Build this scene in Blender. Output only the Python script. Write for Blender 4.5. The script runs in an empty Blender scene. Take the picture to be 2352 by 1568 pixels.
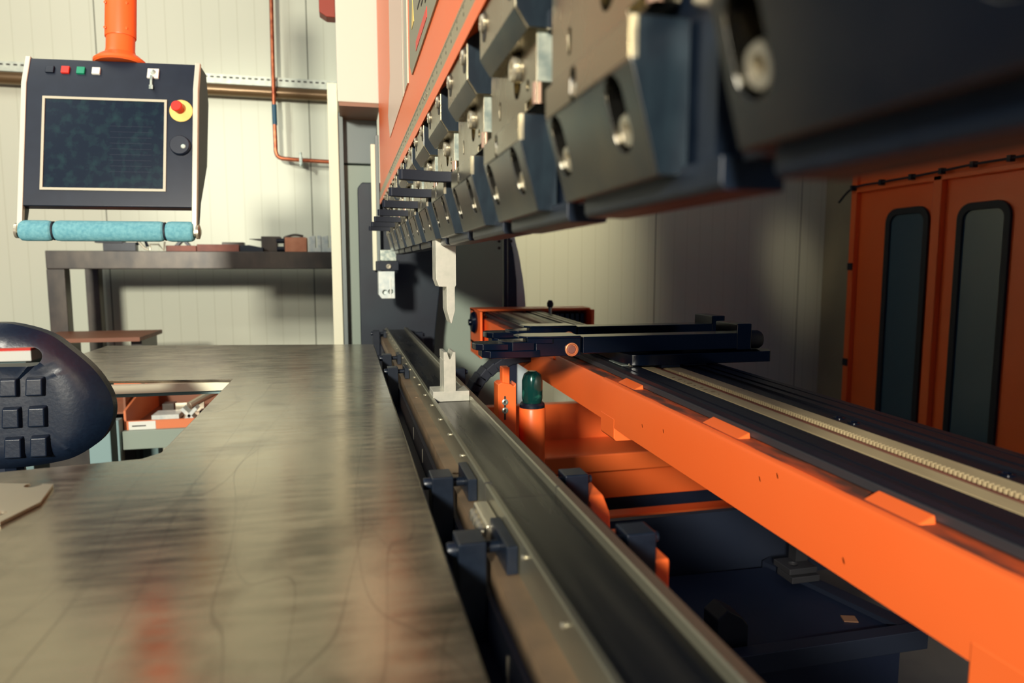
import bpy, bmesh, math, random
from mathutils import Vector, Matrix
random.seed(7)
S = bpy.context.scene
COL = S.collection
R = math.radians

# ------------------------------------------------------------------ camera
FPX = 1580.0
PITCH = math.atan(170 / FPX)
YAW = math.atan(378 * math.cos(PITCH) / FPX)
cd = bpy.data.cameras.new('camera'); cam = bpy.data.objects.new('camera', cd); COL.objects.link(cam)
cam.location = (0, 0, 1.16)
cam.rotation_euler = (R(90) - PITCH, 0, -YAW)
cd.sensor_width = 36.0; cd.lens = FPX / 2352 * 36.0
cd.clip_start = 0.01
cd.dof.use_dof = True; cd.dof.focus_distance = 1.12; cd.dof.aperture_fstop = 5.0
S.camera = cam

# ------------------------------------------------------------------ world, lights, exposure
S.view_settings.view_transform = 'Standard'; S.view_settings.look = 'None'
S.view_settings.exposure = 0.0; S.view_settings.gamma = 1.0; S.view_settings.use_curve_mapping = False
w = bpy.data.worlds.new('world'); S.world = w; w.use_nodes = True
bg = w.node_tree.nodes['Background']; bg.inputs[0].default_value = (0.10, 0.20, 0.46, 1); bg.inputs[1].default_value = 0.20

def area(name, loc, target, size, energy, color, size_y=None):
    l = bpy.data.lights.new(name, 'AREA'); l.energy = energy; l.color = color; l.size = size
    if size_y: l.shape = 'RECTANGLE'; l.size_y = size_y
    o = bpy.data.objects.new(name, l); COL.objects.link(o); o.location = loc
    o.rotation_euler = (Vector(target) - Vector(loc)).to_track_quat('-Z', 'Y').to_euler()
    return o
def spot(name, loc, target, energy, color, angle, blend=1.0, radius=.1):
    l = bpy.data.lights.new(name, 'SPOT'); l.energy = energy; l.color = color; l.spot_size = R(angle); l.spot_blend = blend; l.shadow_soft_size = radius
    o = bpy.data.objects.new(name, l); COL.objects.link(o); o.location = loc
    o.rotation_euler = (Vector(target) - Vector(loc)).to_track_quat('-Z', 'Y').to_euler()
    return o
area('hall_window_light', (-1.65, -3.0, 2.25), (0.0, 1.6, 1.1), 0.42, 320, (1.0, 0.94, 0.80))
area('wall_fill', (-1.6, 1.9, 3.3), (-0.8, 3.9, 1.4), 0.9, 16, (1.0, 0.98, 0.84))  # unseen fill light added for the left part of the back wall
spot('wall_patch_spot', (-1.9, 1.2, 2.3), (-0.3, 3.9, 1.55), 190, (1.0, 0.98, 0.88), 30)  # off-frame spot added to make the bright patch on the back wall
spot('rear_lamp', (1.1, 2.3, 3.0), (0.95, 3.9, 1.35), 210, (1.0, 0.86, 0.60), 46)
spot('wall_stripe_spot', (2.1, 2.5, 3.0), (2.78, 3.9, 1.15), 40, (1.0, 0.86, 0.62), 13)  # unseen spot added to draw a vertical stripe of light on the wall
area('hall_skylight', (-2.2, 0.6, 3.2), (0.1, 0.8, 1.0), 1.6, 14, (0.95, 0.97, 0.92))

# ------------------------------------------------------------------ materials
def lin(*c):
    return tuple(((v / 255) / 12.92 if v / 255 <= 0.04045 else ((v / 255 + 0.055) / 1.055) ** 2.4) for v in c) + (1,)

def mat(name, c, rough=0.5, metal=0.0, c2=None, scale=8.0, stretch=(1, 1, 1), bump=0.0, rvar=0.0, spec=0.5, detail=5.0, lo=0.35, hi=0.7, emit=None):
    m = bpy.data.materials.new(name); m.use_nodes = True
    nt = m.node_tree; b = nt.nodes['Principled BSDF']
    b.inputs['Base Color'].default_value = c
    b.inputs['Roughness'].default_value = rough; b.inputs['Metallic'].default_value = metal
    b.inputs['Specular IOR Level'].default_value = spec
    if c2 or bump or rvar:
        tc = nt.nodes.new('ShaderNodeTexCoord'); mp = nt.nodes.new('ShaderNodeMapping')
        mp.inputs['Scale'].default_value = stretch
        nz = nt.nodes.new('ShaderNodeTexNoise'); nz.inputs['Scale'].default_value = scale; nz.inputs['Detail'].default_value = detail
        nt.links.new(tc.outputs['Object'], mp.inputs[0]); nt.links.new(mp.outputs[0], nz.inputs['Vector'])
        if c2:
            rp = nt.nodes.new('ShaderNodeValToRGB')
            rp.color_ramp.elements[0].color = c; rp.color_ramp.elements[1].color = c2
            rp.color_ramp.elements[0].position = lo; rp.color_ramp.elements[1].position = hi
            nt.links.new(nz.outputs['Fac'], rp.inputs[0]); nt.links.new(rp.outputs[0], b.inputs['Base Color'])
        if rvar:
            mr = nt.nodes.new('ShaderNodeMapRange'); mr.inputs['To Min'].default_value = max(0.02, rough - rvar); mr.inputs['To Max'].default_value = rough + rvar
            mr.inputs['From Min'].default_value = 0.3; mr.inputs['From Max'].default_value = 0.7
            nt.links.new(nz.outputs['Fac'], mr.inputs['Value']); nt.links.new(mr.outputs[0], b.inputs['Roughness'])
        if bump:
            bp = nt.nodes.new('ShaderNodeBump'); bp.inputs['Strength'].default_value = bump; bp.inputs['Distance'].default_value = 0.002
            nt.links.new(nz.outputs['Fac'], bp.inputs['Height']); nt.links.new(bp.outputs[0], b.inputs['Normal'])
    if emit:
        b.inputs['Emission Color'].default_value = c; b.inputs['Emission Strength'].default_value = emit
    return m

def wall_mat():
    m = mat('panel_wall', lin(214, 213, 180), 0.45, 0, spec=0.35)
    nt = m.node_tree; b = nt.nodes['Principled BSDF']
    tc = nt.nodes.new('ShaderNodeTexCoord'); sp = nt.nodes.new('ShaderNodeSeparateXYZ'); nt.links.new(tc.outputs['Object'], sp.inputs[0])
    def seam(period, width, off):
        a = nt.nodes.new('ShaderNodeMath'); a.operation = 'ADD'; a.inputs[1].default_value = off; nt.links.new(sp.outputs[0], a.inputs[0])
        d = nt.nodes.new('ShaderNodeMath'); d.operation = 'DIVIDE'; d.inputs[1].default_value = period; nt.links.new(a.outputs[0], d.inputs[0])
        f = nt.nodes.new('ShaderNodeMath'); f.operation = 'FRACT'; nt.links.new(d.outputs[0], f.inputs[0])
        g = nt.nodes.new('ShaderNodeMath'); g.operation = 'LESS_THAN'; g.inputs[1].default_value = width / period; nt.links.new(f.outputs[0], g.inputs[0])
        return g
    s1 = seam(0.085, 0.005, 10.0); s2 = seam(1.0, 0.006, 10.48)
    nz = nt.nodes.new('ShaderNodeTexNoise'); nz.inputs['Scale'].default_value = 1.3; nt.links.new(tc.outputs['Object'], nz.inputs[0])
    mx0 = nt.nodes.new('ShaderNodeMix'); mx0.data_type = 'RGBA'; mx0.inputs['A'].default_value = lin(212, 216, 194); mx0.inputs['B'].default_value = lin(226, 229, 208)
    nt.links.new(nz.outputs['Fac'], mx0.inputs['Factor'])
    mx = nt.nodes.new('ShaderNodeMix'); mx.data_type = 'RGBA'; mx.inputs['B'].default_value = lin(208, 211, 188)
    nt.links.new(s1.outputs[0], mx.inputs['Factor']); nt.links.new(mx0.outputs['Result'], mx.inputs['A'])
    mx2 = nt.nodes.new('ShaderNodeMix'); mx2.data_type = 'RGBA'; mx2.inputs['B'].default_value = lin(120, 122, 104)
    nt.links.new(s2.outputs[0], mx2.inputs['Factor']); nt.links.new(mx.outputs['Result'], mx2.inputs['A'])
    nt.links.new(mx2.outputs['Result'], b.inputs['Base Color'])
    return m

def table_mat():
    m = mat('scratched_sheet_steel', lin(120, 112, 92), 0.26, 0.85)
    nt = m.node_tree; b = nt.nodes['Principled BSDF']
    tc = nt.nodes.new('ShaderNodeTexCoord')
    def noise(scale, st, detail=6):
        mp = nt.nodes.new('ShaderNodeMapping'); mp.inputs['Scale'].default_value = st; nt.links.new(tc.outputs['Object'], mp.inputs[0])
        n = nt.nodes.new('ShaderNodeTexNoise'); n.inputs['Scale'].default_value = scale; n.inputs['Detail'].default_value = detail; nt.links.new(mp.outputs[0], n.inputs[0]); return n
    a = noise(6, (1, 1, 1)); c = noise(60, (0.25, 1.6, 1)); d = noise(260, (0.15, 2, 1)); e = noise(13, (1, .9, 1), 10)
    rp = nt.nodes.new('ShaderNodeValToRGB'); el = rp.color_ramp.elements
    el[0].position = 0.30; el[0].color = lin(132, 122, 104); el[1].position = 0.68; el[1].color = lin(186, 176, 152)
    mixf = nt.nodes.new('ShaderNodeMix'); mixf.inputs['Factor'].default_value = 0.5
    nt.links.new(a.outputs['Fac'], mixf.inputs['A']); nt.links.new(c.outputs['Fac'], mixf.inputs['B'])
    nt.links.new(mixf.outputs['Result'], rp.inputs[0])
    dk = nt.nodes.new('ShaderNodeValToRGB'); dk.color_ramp.elements[0].position = 0.33; dk.color_ramp.elements[0].color = (0.45, 0.42, 0.40, 1); dk.color_ramp.elements[1].position = 0.47; dk.color_ramp.elements[1].color = (1, 1, 1, 1)
    nt.links.new(e.outputs['Fac'], dk.inputs[0])
    mul = nt.nodes.new('ShaderNodeMix'); mul.data_type = 'RGBA'; mul.blend_type = 'MULTIPLY'; mul.inputs['Factor'].default_value = 0.6
    nt.links.new(rp.outputs[0], mul.inputs['A']); nt.links.new(dk.outputs[0], mul.inputs['B'])
    last = mul.outputs['Result']
    for rot, sc_, wd in ((.4, 9.0, .0022), (1.5, 12.0, .0018), (2.4, 8.0, .002), (.9, 14.0, .0018)):
        mp = nt.nodes.new('ShaderNodeMapping'); mp.inputs['Rotation'].default_value = (0, 0, rot); mp.inputs['Scale'].default_value = (1, .18, 1); nt.links.new(tc.outputs['Object'], mp.inputs[0])
        n = nt.nodes.new('ShaderNodeTexNoise'); n.inputs['Scale'].default_value = sc_; n.inputs['Detail'].default_value = 0.5; n.inputs['Distortion'].default_value = 0.15; nt.links.new(mp.outputs[0], n.inputs[0])
        su = nt.nodes.new('ShaderNodeMath'); su.operation = 'SUBTRACT'; su.inputs[1].default_value = .5; nt.links.new(n.outputs['Fac'], su.inputs[0])
        ab = nt.nodes.new('ShaderNodeMath'); ab.operation = 'ABSOLUTE'; nt.links.new(su.outputs[0], ab.inputs[0])
        lt = nt.nodes.new('ShaderNodeMath'); lt.operation = 'LESS_THAN'; lt.inputs[1].default_value = wd; nt.links.new(ab.outputs[0], lt.inputs[0])
        hf = nt.nodes.new('ShaderNodeMath'); hf.operation = 'MULTIPLY'; hf.inputs[1].default_value = .28; nt.links.new(lt.outputs[0], hf.inputs[0])
        mm = nt.nodes.new('ShaderNodeMix'); mm.data_type = 'RGBA'; mm.inputs['B'].default_value = lin(84, 72, 60)
        nt.links.new(hf.outputs[0], mm.inputs['Factor']); nt.links.new(last, mm.inputs['A']); last = mm.outputs['Result']
    nt.links.new(last, b.inputs['Base Color'])
    mr = nt.nodes.new('ShaderNodeMapRange'); mr.inputs['To Min'].default_value = 0.14; mr.inputs['To Max'].default_value = 0.25; mr.inputs['From Min'].default_value = .3; mr.inputs['From Max'].default_value = .7
    nt.links.new(c.outputs['Fac'], mr.inputs[0]); nt.links.new(mr.outputs[0], b.inputs['Roughness'])
    bp = nt.nodes.new('ShaderNodeBump'); bp.inputs['Strength'].default_value = 0.05; bp.inputs['Distance'].default_value = 0.001
    nt.links.new(d.outputs['Fac'], bp.inputs['Height']); nt.links.new(bp.outputs[0], b.inputs['Normal'])
    return m

M = {}
M['wall'] = wall_mat()
M['table'] = table_mat()
M['floor'] = mat('concrete_floor', lin(92, 92, 92), 0.7, 0, c2=lin(112, 110, 104), scale=3)
M['orange'] = mat('orange_paint', lin(255, 112, 50), 0.36, 0, c2=lin(255, 118, 56), scale=4, spec=0.4, bump=0.03)
M['orange_dark'] = mat('orange_sooty_paint', lin(214, 88, 40), 0.6, 0, c2=lin(96, 60, 48), scale=40, stretch=(1, .3, 1), lo=.38, hi=.6)
M['red'] = mat('red_oxide_paint', lin(150, 52, 30), 0.5)
M['black'] = mat('black_oxide_steel', lin(12, 22, 36), 0.36, 0.1, c2=lin(22, 32, 46), scale=60, bump=0.05)
M['blackp'] = mat('black_plastic', lin(14, 26, 44), 0.42, 0, c2=lin(20, 32, 50), scale=30)
M['blacksat'] = mat('black_coated_plate', lin(8, 22, 38), 0.5, 0.0, c2=lin(18, 36, 48), scale=9)
M['finger'] = mat('black_gloss_anodised', lin(4, 14, 30), 0.16, 0.0)
M['tool'] = mat('ground_tool_steel', lin(138, 130, 108), 0.27, 1.0, c2=lin(158, 150, 128), scale=14, stretch=(1, 1, 1), rvar=0.06)
M['shaded_tool'] = mat('shaded_tool_steel', lin(80, 86, 90), 0.24, 1.0, c2=lin(124, 118, 106), scale=16)  # tool steel darkened to put the shade of slanted faces into the colour
M['zinc'] = mat('zinc_plated_steel', lin(150, 164, 158), 0.38, 0.6, c2=lin(196, 204, 190), scale=90, lo=.4, hi=.6)
M['scuffed_shaded'] = mat('scuffed_shaded_steel', lin(14, 28, 40), 0.42, 0.35, c2=lin(46, 64, 74), scale=70, stretch=(1, 1, .3), lo=.4, hi=.9, detail=8)  # scuffs, plus a dark base that paints the shade between clamps
M['bright'] = mat('polished_steel', lin(206, 198, 176), 0.28, 0.8)
M['diesteel'] = mat('ground_die_steel', lin(224, 220, 204), 0.38, 0.45, c2=lin(184, 184, 170), scale=45, rvar=.08)
M['bed'] = mat('bed_channel_steel', lin(40, 41, 44), 0.3, 0.8, c2=lin(74, 71, 66), scale=26, stretch=(2.2, .12, 1), rvar=.1, bump=.05)
M['rail'] = mat('machined_rail_steel', lin(150, 148, 128), 0.34, 0.7, c2=lin(124, 120, 104), scale=20, stretch=(2, .2, 1))
M['ledge'] = mat('oily_steel_ledge', lin(150, 124, 96), 0.45, 0.4, c2=lin(120, 104, 84), scale=24)
M['black_rail'] = mat('black_anodised_rail', lin(40, 42, 52), 0.34, 0.35, c2=lin(30, 33, 44), scale=20, stretch=(2, .1, 1))
M['rail_side'] = mat('grey_extrusion_side', lin(66, 66, 70), 0.5, 0.3)
M['tan'] = mat('tan_measuring_strip', lin(196, 178, 138), 0.5, 0.0, c2=lin(176, 158, 122), scale=30, stretch=(1, .4, 1))
M['white'] = mat('cream_white_paint', lin(240, 238, 208), 0.45)
M['whitebox'] = mat('cream_box_paint', lin(226, 226, 208), 0.5)
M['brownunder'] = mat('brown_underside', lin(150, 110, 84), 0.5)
M['grey'] = mat('grey_column_paint', lin(120, 130, 128), 0.45, 0.1)
M['guard'] = mat('grey_guard_paint', lin(150, 164, 150), 0.5)
M['wing'] = mat('pale_blue_paint', lin(206, 220, 224), 0.4)
M['bluegrey'] = mat('blue_grey_paint', lin(130, 158, 158), 0.5)
M['darksteel'] = mat('dark_steel_rack', lin(70, 68, 66), 0.38, 0.5, c2=lin(96, 90, 82), scale=7, stretch=(2, 1, 1))
M['galv'] = mat('galvanised_steel', lin(196, 208, 206), 0.45, 0.2, c2=lin(232, 236, 226), scale=50)
M['tray'] = mat('galvanised_tray', lin(206, 212, 196), 0.45, 0.3, c2=lin(176, 184, 170), scale=30)
M['pipe'] = mat('brown_lacquered_pipe', lin(120, 96, 66), 0.3, 0.4)
M['copper'] = mat('copper_pipe', lin(150, 72, 46), 0.32, 0.6, c2=lin(206, 124, 84), scale=30)
M['tape'] = mat('blue_tape', lin(24, 76, 100), 0.5)
M['foam'] = mat('blue_foam', lin(122, 184, 194), 0.85, 0, c2=lin(96, 160, 176), scale=120, bump=.25, spec=.2)
M['screen'] = mat('dusty_dark_screen', lin(4, 24, 44), 0.25, 0, c2=lin(28, 62, 66), scale=40, lo=.48, hi=.85)
M['alu'] = mat('aluminium_trim', lin(222, 222, 204), 0.4, 0.25)
M['bezel'] = mat('grey_bezel', lin(196, 194, 172), 0.5)
M['yellow'] = mat('yellow_disc', lin(248, 214, 120), 0.5)
M['redp'] = mat('red_plastic', lin(232, 50, 34), 0.4)
M['greenp'] = mat('green_plastic', lin(20, 150, 112), 0.4)
M['whitep'] = mat('white_plastic', lin(236, 238, 228), 0.4)
M['chair'] = mat('black_moulded_polyurethane', lin(12, 24, 42), 0.38, 0, c2=lin(16, 30, 48), scale=220, bump=0.12, spec=.5)
M['wood'] = mat('brown_board', lin(126, 78, 54), 0.5, 0, c2=lin(150, 96, 66), scale=9, stretch=(.3, 3, 1))
M['bin'] = mat('orange_bin_plastic', lin(230, 130, 80), 0.5)
M['rustbox'] = mat('copper_toned_box', lin(206, 142, 108), 0.55, 0, c2=lin(186, 118, 86), scale=20)
M['rustbar'] = mat('rusty_bar', lin(120, 72, 62), 0.6, 0, c2=lin(146, 88, 72), scale=20)
M['ram_gloss'] = mat('pale_reflection', lin(236, 206, 184), 0.35)  # pale tone of the reflection painted on the ram
M['sign'] = mat('grey_sign_plate', lin(150, 148, 124), 0.5)
M['ruler'] = mat('ruler_strip', lin(168, 160, 128), 0.4, 0.3)
M['glass_green'] = mat('green_bottle_glass', lin(16, 60, 56), 0.12, 0.1, c2=lin(60, 150, 130), scale=38, lo=.55, hi=.8)
M['winglass'] = mat('dark_window_glass', lin(66, 92, 108), 0.18, 0.0)
M['navy'] = mat('dark_navy_sheet', lin(24, 34, 58), 0.5, 0.1, c2=lin(30, 40, 62), scale=6)
M['navy2'] = mat('dark_tray_steel', lin(40, 48, 66), 0.5, 0.2)
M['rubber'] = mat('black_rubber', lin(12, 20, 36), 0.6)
M['copring'] = mat('copper_ring', lin(224, 140, 96), 0.35, 0.5)
M['dowel'] = mat('pale_copper_dowel', lin(240, 196, 170), 0.3, 0.6)
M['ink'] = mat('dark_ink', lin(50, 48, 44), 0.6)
M['wallr'] = mat('grey_beige_wall', lin(178, 168, 136), 0.5, 0, c2=lin(150, 142, 118), scale=1.6)

# ------------------------------------------------------------------ mesh building
class MB:
    def __init__(s): s.bm = bmesh.new()
    def box(s, x0, x1, y0, y1, z0, z1):
        v = [s.bm.verts.new(p) for p in ((x0,y0,z0),(x1,y0,z0),(x1,y1,z0),(x0,y1,z0),(x0,y0,z1),(x1,y0,z1),(x1,y1,z1),(x0,y1,z1))]
        for f in ((3,2,1,0),(4,5,6,7),(0,1,5,4),(1,2,6,5),(2,3,7,6),(3,0,4,7)): s.bm.faces.new([v[i] for i in f])
        return s
    def prism(s, pts, axis, a, b):
        # pts in the plane perpendicular to axis: X->(y,z) Y->(x,z) Z->(x,y)
        def P(p, t):
            return {'X': (t, p[0], p[1]), 'Y': (p[0], t, p[1]), 'Z': (p[0], p[1], t)}[axis]
        va = [s.bm.verts.new(P(p, a)) for p in pts]; vb = [s.bm.verts.new(P(p, b)) for p in pts]
        n = len(pts)
        fs = [s.bm.faces.new(va), s.bm.faces.new(vb[::-1])]
        for i in range(n): fs.append(s.bm.faces.new((va[i], vb[i], vb[(i+1) % n], va[(i+1) % n])))
        bmesh.ops.recalc_face_normals(s.bm, faces=fs)
        return s
    def cyl(s, p0, p1, r, r2=None, n=24, caps=True):
        p0, p1 = Vector(p0), Vector(p1); d = p1 - p0; r2 = r if r2 is None else r2
        q = d.to_track_quat('Z', 'Y').to_matrix()
        a = [s.bm.verts.new(p0 + q @ Vector((r*math.cos(2*math.pi*i/n), r*math.sin(2*math.pi*i/n), 0))) for i in range(n)]
        b = [s.bm.verts.new(p1 + q @ Vector((r2*math.cos(2*math.pi*i/n), r2*math.sin(2*math.pi*i/n), 0))) for i in range(n)]
        for i in range(n): s.bm.faces.new((a[i], a[(i+1) % n], b[(i+1) % n], b[i]))
        if caps: s.bm.faces.new(a[::-1]); s.bm.faces.new(b)
        return s
    def lathe(s, prof, p0, axis, n=28):
        # prof list of (radius, height) along axis from p0
        p0 = Vector(p0); q = Vector(axis).to_track_quat('Z', 'Y').to_matrix(); rings = []
        for r, h in prof:
            rings.append([s.bm.verts.new(p0 + q @ Vector((max(r, 1e-5)*math.cos(2*math.pi*i/n), max(r, 1e-5)*math.sin(2*math.pi*i/n), h))) for i in range(n)])
        for a, b in zip(rings, rings[1:]):
            for i in range(n): s.bm.faces.new((a[i], a[(i+1) % n], b[(i+1) % n], b[i]))
        s.bm.faces.new(rings[0][::-1]); s.bm.faces.new(rings[-1])
        return s
    def tube(s, pts, r, n=12, sub=6):
        pts = [Vector(p) for p in pts]
        if sub > 1 and len(pts) > 2:   # catmull-rom
            o = []
            for i in range(len(pts)-1):
                a, b, c, d = pts[max(i-1, 0)], pts[i], pts[i+1], pts[min(i+2, len(pts)-1)]
                for k in range(sub):
                    t = k/sub
                    o.append(0.5*((2*b)+(c-a)*t+(2*a-5*b+4*c-d)*t*t+(3*b-a-3*c+d)*t**3))
            o.append(pts[-1]); pts = o
        rings = []; up = Vector((0.13, 0.27, 1)).normalized()
        for i, p in enumerate(pts):
            d = (pts[min(i+1, len(pts)-1)] - pts[max(i-1, 0)]).normalized()
            if abs(d.dot(up)) > .98: up = Vector((1, .2, .1)).normalized()
            u = (up - d*up.dot(d)).normalized(); v = d.cross(u); up = u
            rings.append([s.bm.verts.new(p + r*(math.cos(2*math.pi*k/n)*u + math.sin(2*math.pi*k/n)*v)) for k in range(n)])
        for a, b in zip(rings, rings[1:]):
            for i in range(n): s.bm.faces.new((a[i], a[(i+1) % n], b[(i+1) % n], b[i]))
        s.bm.faces.new(rings[0][::-1]); s.bm.faces.new(rings[-1])
        return s
    def capsule(s, c, u, v, hw, hh, nrm, depth, n=8):
        # slot shaped solid: centre c, half-width hw along u, half-height hh along v, extruded along nrm by depth
        c, u, v, nrm = Vector(c), Vector(u).normalized(), Vector(v).normalized(), Vector(nrm).normalized()
        pts = []
        for k in range(n+1): a = math.pi*k/n; pts.append((hw*math.cos(a), (hh-hw)+hw*math.sin(a)))
        for k in range(n+1): a = math.pi+math.pi*k/n; pts.append((hw*math.cos(a), -(hh-hw)+hw*math.sin(a)))
        A = [s.bm.verts.new(c+u*p[0]+v*p[1]) for p in pts]; B = [s.bm.verts.new(c+u*p[0]+v*p[1]+nrm*depth) for p in pts]
        fs = [s.bm.faces.new(A[::-1]), s.bm.faces.new(B)]
        for i in range(len(pts)): fs.append(s.bm.faces.new((A[i], A[(i+1) % len(pts)], B[(i+1) % len(pts)], B[i])))
        bmesh.ops.recalc_face_normals(s.bm, faces=fs)
        return s
    def xf(s, mtx): bmesh.ops.transform(s.bm, matrix=mtx, verts=s.bm.verts); return s

WORLD_OFF = {}
def finish(o, m, bevel, seg=2, angle=35):
    if m: o.data.materials.append(m)
    for p in o.data.polygons: p.use_smooth = True
    o.data.set_sharp_from_angle(angle=R(angle))
    if bevel:
        b = o.modifiers.new('bevel', 'BEVEL'); b.width = bevel; b.segments = seg; b.limit_method = 'ANGLE'; b.angle_limit = R(angle); b.harden_normals = True

def obj(name, mb, m, parent=None, bevel=0.0, cut=None, seg=2, label=None, cutmat=None, angle=30):
    """one mesh object. Parts are given in world coordinates, parented and shifted to the parent's origin.
    Top-level meshes get their origin at the base centre of their bounds."""
    off = None
    if parent is not None: off = WORLD_OFF[parent.name]
    else:
        vs = mb.bm.verts; xs = [v.co.x for v in vs]; ys = [v.co.y for v in vs]; zs = [v.co.z for v in vs]
        off = Vector(((min(xs)+max(xs))/2, (min(ys)+max(ys))/2, min(zs)))
    mb.xf(Matrix.Translation(-off))
    me = bpy.data.meshes.new(name); mb.bm.to_mesh(me); mb.bm.free()
    o = bpy.data.objects.new(name, me); COL.objects.link(o)
    if cut is not None:
        cut.xf(Matrix.Translation(-off)); cm = bpy.data.meshes.new('cut'); cut.bm.to_mesh(cm); cut.bm.free()
        co = bpy.data.objects.new('cut', cm); COL.objects.link(co)
        if cutmat: me.materials.append(m); cm.materials.append(cutmat)
        md = o.modifiers.new('b', 'BOOLEAN'); md.operation = 'DIFFERENCE'; md.object = co; md.solver = 'EXACT'
        bpy.context.view_layer.update()
        dg = bpy.context.evaluated_depsgraph_get(); nm = bpy.data.meshes.new_from_object(o.evaluated_get(dg))
        o.modifiers.clear(); o.data = nm; nm.name = name; bpy.data.objects.remove(co); bpy.data.meshes.remove(cm); bpy.data.meshes.remove(me)
        if not cutmat: o.data.materials.clear()
    finish(o, None if cutmat else m, bevel, seg, angle)
    if parent is not None: o.parent = parent
    else: o.location = off
    WORLD_OFF[o.name] = off
    if label: o['label'] = label
    return o

def tag(o, label, cat, group=None, kind=None):
    if label: o['label'] = label
    if cat: o['category'] = cat
    if group: o['group'] = group
    if kind: o['kind'] = kind
    return o
def thing(name, loc, label, cat, group=None):
    o = bpy.data.objects.new(name, None); COL.objects.link(o); o.location = loc; o.empty_display_size = .05
    WORLD_OFF[o.name] = Vector(loc)
    return tag(o, label, cat, group)
def struct(o, label=None, cat=None):
    o['kind'] = 'structure'
    if label: o['label'] = label
    if cat: o['category'] = cat
    return o
def dup(root, loc, label, skip=()):
    def cp(o, par):
        c = o.copy(); COL.objects.link(c); c.parent = par
        if par is not None: c.matrix_parent_inverse = o.matrix_parent_inverse.copy()
        for ch in o.children:
            if ch.name.split('.')[0] not in skip: cp(ch, c)
        return c
    r = cp(root, None); r.location = loc; r['label'] = label
    return r
def B(x0, x1, y0, y1, z0, z1): return MB().box(x0, x1, y0, y1, z0, z1)
def bolt(mb, c, d, r, h, n=20):
    """socket cap screw head: ring with a sunken socket"""
    return mb.lathe([(r*.98, 0), (r, h*.8), (r*.88, h), (r*.52, h), (r*.48, h*.35), (0, h*.35)], c, d, n)

# ================================================================== setting
struct(obj('floor', B(-4, 4, -4.2, 4.0, -0.05, 0), M['floor']), 'grey concrete workshop floor under the press', 'floor')
struct(obj('wall_back', B(-2.4, 3.0, 3.9, 4.0, 0, 3.4), M['wall']), 'pale panelled workshop wall with fine vertical seams', 'wall')
struct(obj('wall_right', B(3.0, 3.1, -1.0, 4.0, 0, 3.4), M['wallr']), 'grey beige wall at the right behind the orange doors', 'wall')

# ================================================================== press brake bed
bed = thing('press_bed', (0.15, 1.0, 0.0), 'long steel lower bed with a channel holding the die, in the middle', 'press bed')
Y0, Y1 = -1.5, 2.36
obj('channel_floor', B(0.1255, 0.184, Y0, Y1, 0.925, 0.950), M['bed'], bed)
rl = obj('side_rail', MB().prism([(0.1215, .922), (0.1215, .9565), (0.1225, .958), (0.127, .957), (0.129, .9505), (0.129, .922)], 'Y', Y0, Y1), M['rail'], bed)
for k in range(22):
    y = 0.37 + k*0.095
    if 0.47 < y < .57 or .65 < y < .74: continue
    obj('rail_screw', MB().lathe([(.0016, 0), (.0016, .002), (.0022, .003), (.0012, .004)], (0.1216, y, .9505 if k % 2 else .949), (-1, 0, 0), 10), M['bright'], rl)
obj('side_rail', MB().prism([(0.183, .922), (0.183, .9575), (0.1845, .9585), (0.1955, .9555), (0.1965, .922)], 'Y', Y0, Y1), M['rail'], bed)
jm = MB(); jm.box(0.129, .183, .5955, .5962, .9495, .95015); jm.box(.1828, .1858, .5925, .5935, .944, .9588); jm.box(.1210, .1285, .6195, .6203, .93, .9585)
jm.box(0.129, .183, 1.93, 1.931, .9495, .95015)
obj('joint_line', jm, M['ink'], bed)
obj('ledge', B(0.1046, 0.1215, Y0, Y1, 0.90, 0.927), M['ledge'], bed, cut=MB().cyl((.1146, .757, .91), (.1146, .757, .94), .0042).cyl((.1146, 1.23, .91), (.1146, 1.23, .94), .0042))
obj('lower_body', B(0.1, 0.214, Y0, Y1, 0.30, 0.905), M['navy'], bed)
obj('lower_body', B(0.071, 0.1, Y0, Y1, 0.30, 0.868), M['navy2'], bed)
for y in (0.62, .80, .98, 1.12, .43): obj('set_screw', MB().cyl((.1000, y, .878), (.1000, y, .898), .0016, n=8), M['bright'], bed)

# die clamps: black block, threaded bolt, pad
def die_clamp(side, label, grp):
    s = 1 if side == 'L' else -1
    X = (lambda x: x) if s == 1 else (lambda x: 0.318 - x)
    t = thing('die_clamp', (0, 0, 0), label, 'clamp', grp)
    def bx(x0, x1, y0, y1, z0, z1):
        a, b = sorted((X(x0), X(x1))); return B(a, b, y0, y1, z0, z1)
    if s == 1:
        obj('clamp_block', bx(.077, .099, -.015, .015, .868, .950), M['black'], t, .0012)
        obj('clamp_pad', bx(.1118, .1208, -.028, .036, .9275, .950), M['black'], t, .0008)
        zb = .940
        b = MB().cyl((X(.070), 0, zb), (X(.1118), 0, zb), .0042, n=14)
        for k in range(6): b.cyl((X(.1000+.002*k), 0, zb), (X(.1010+.002*k), 0, zb), .0050, n=14)
        bolt(b, (X(.077), 0, zb), (-s, 0, 0), .0062, .007)
    else:
        obj('clamp_block', B(.2145, .2405, -.0135, .0135, .868, .945), M['black'], t, .0016)
        obj('clamp_pad', B(.1972, .2035, -.02, .055, .92, .949), M['blacksat'], t, .0012)
        b = MB().cyl((.2035, 0, .936), (.247, 0, .936), .0042, n=14)
        bolt(b, (.2405, 0, .936), (1, 0, 0), .0056, .004)
    obj('clamp_bolt', b, M['black'], t)
    return t
L = die_clamp('L', 'black die clamp block nearest the camera, beside the table edge', 'black die clamps on the table side of the bed'); L.location = (0, .515, 0)
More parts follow.
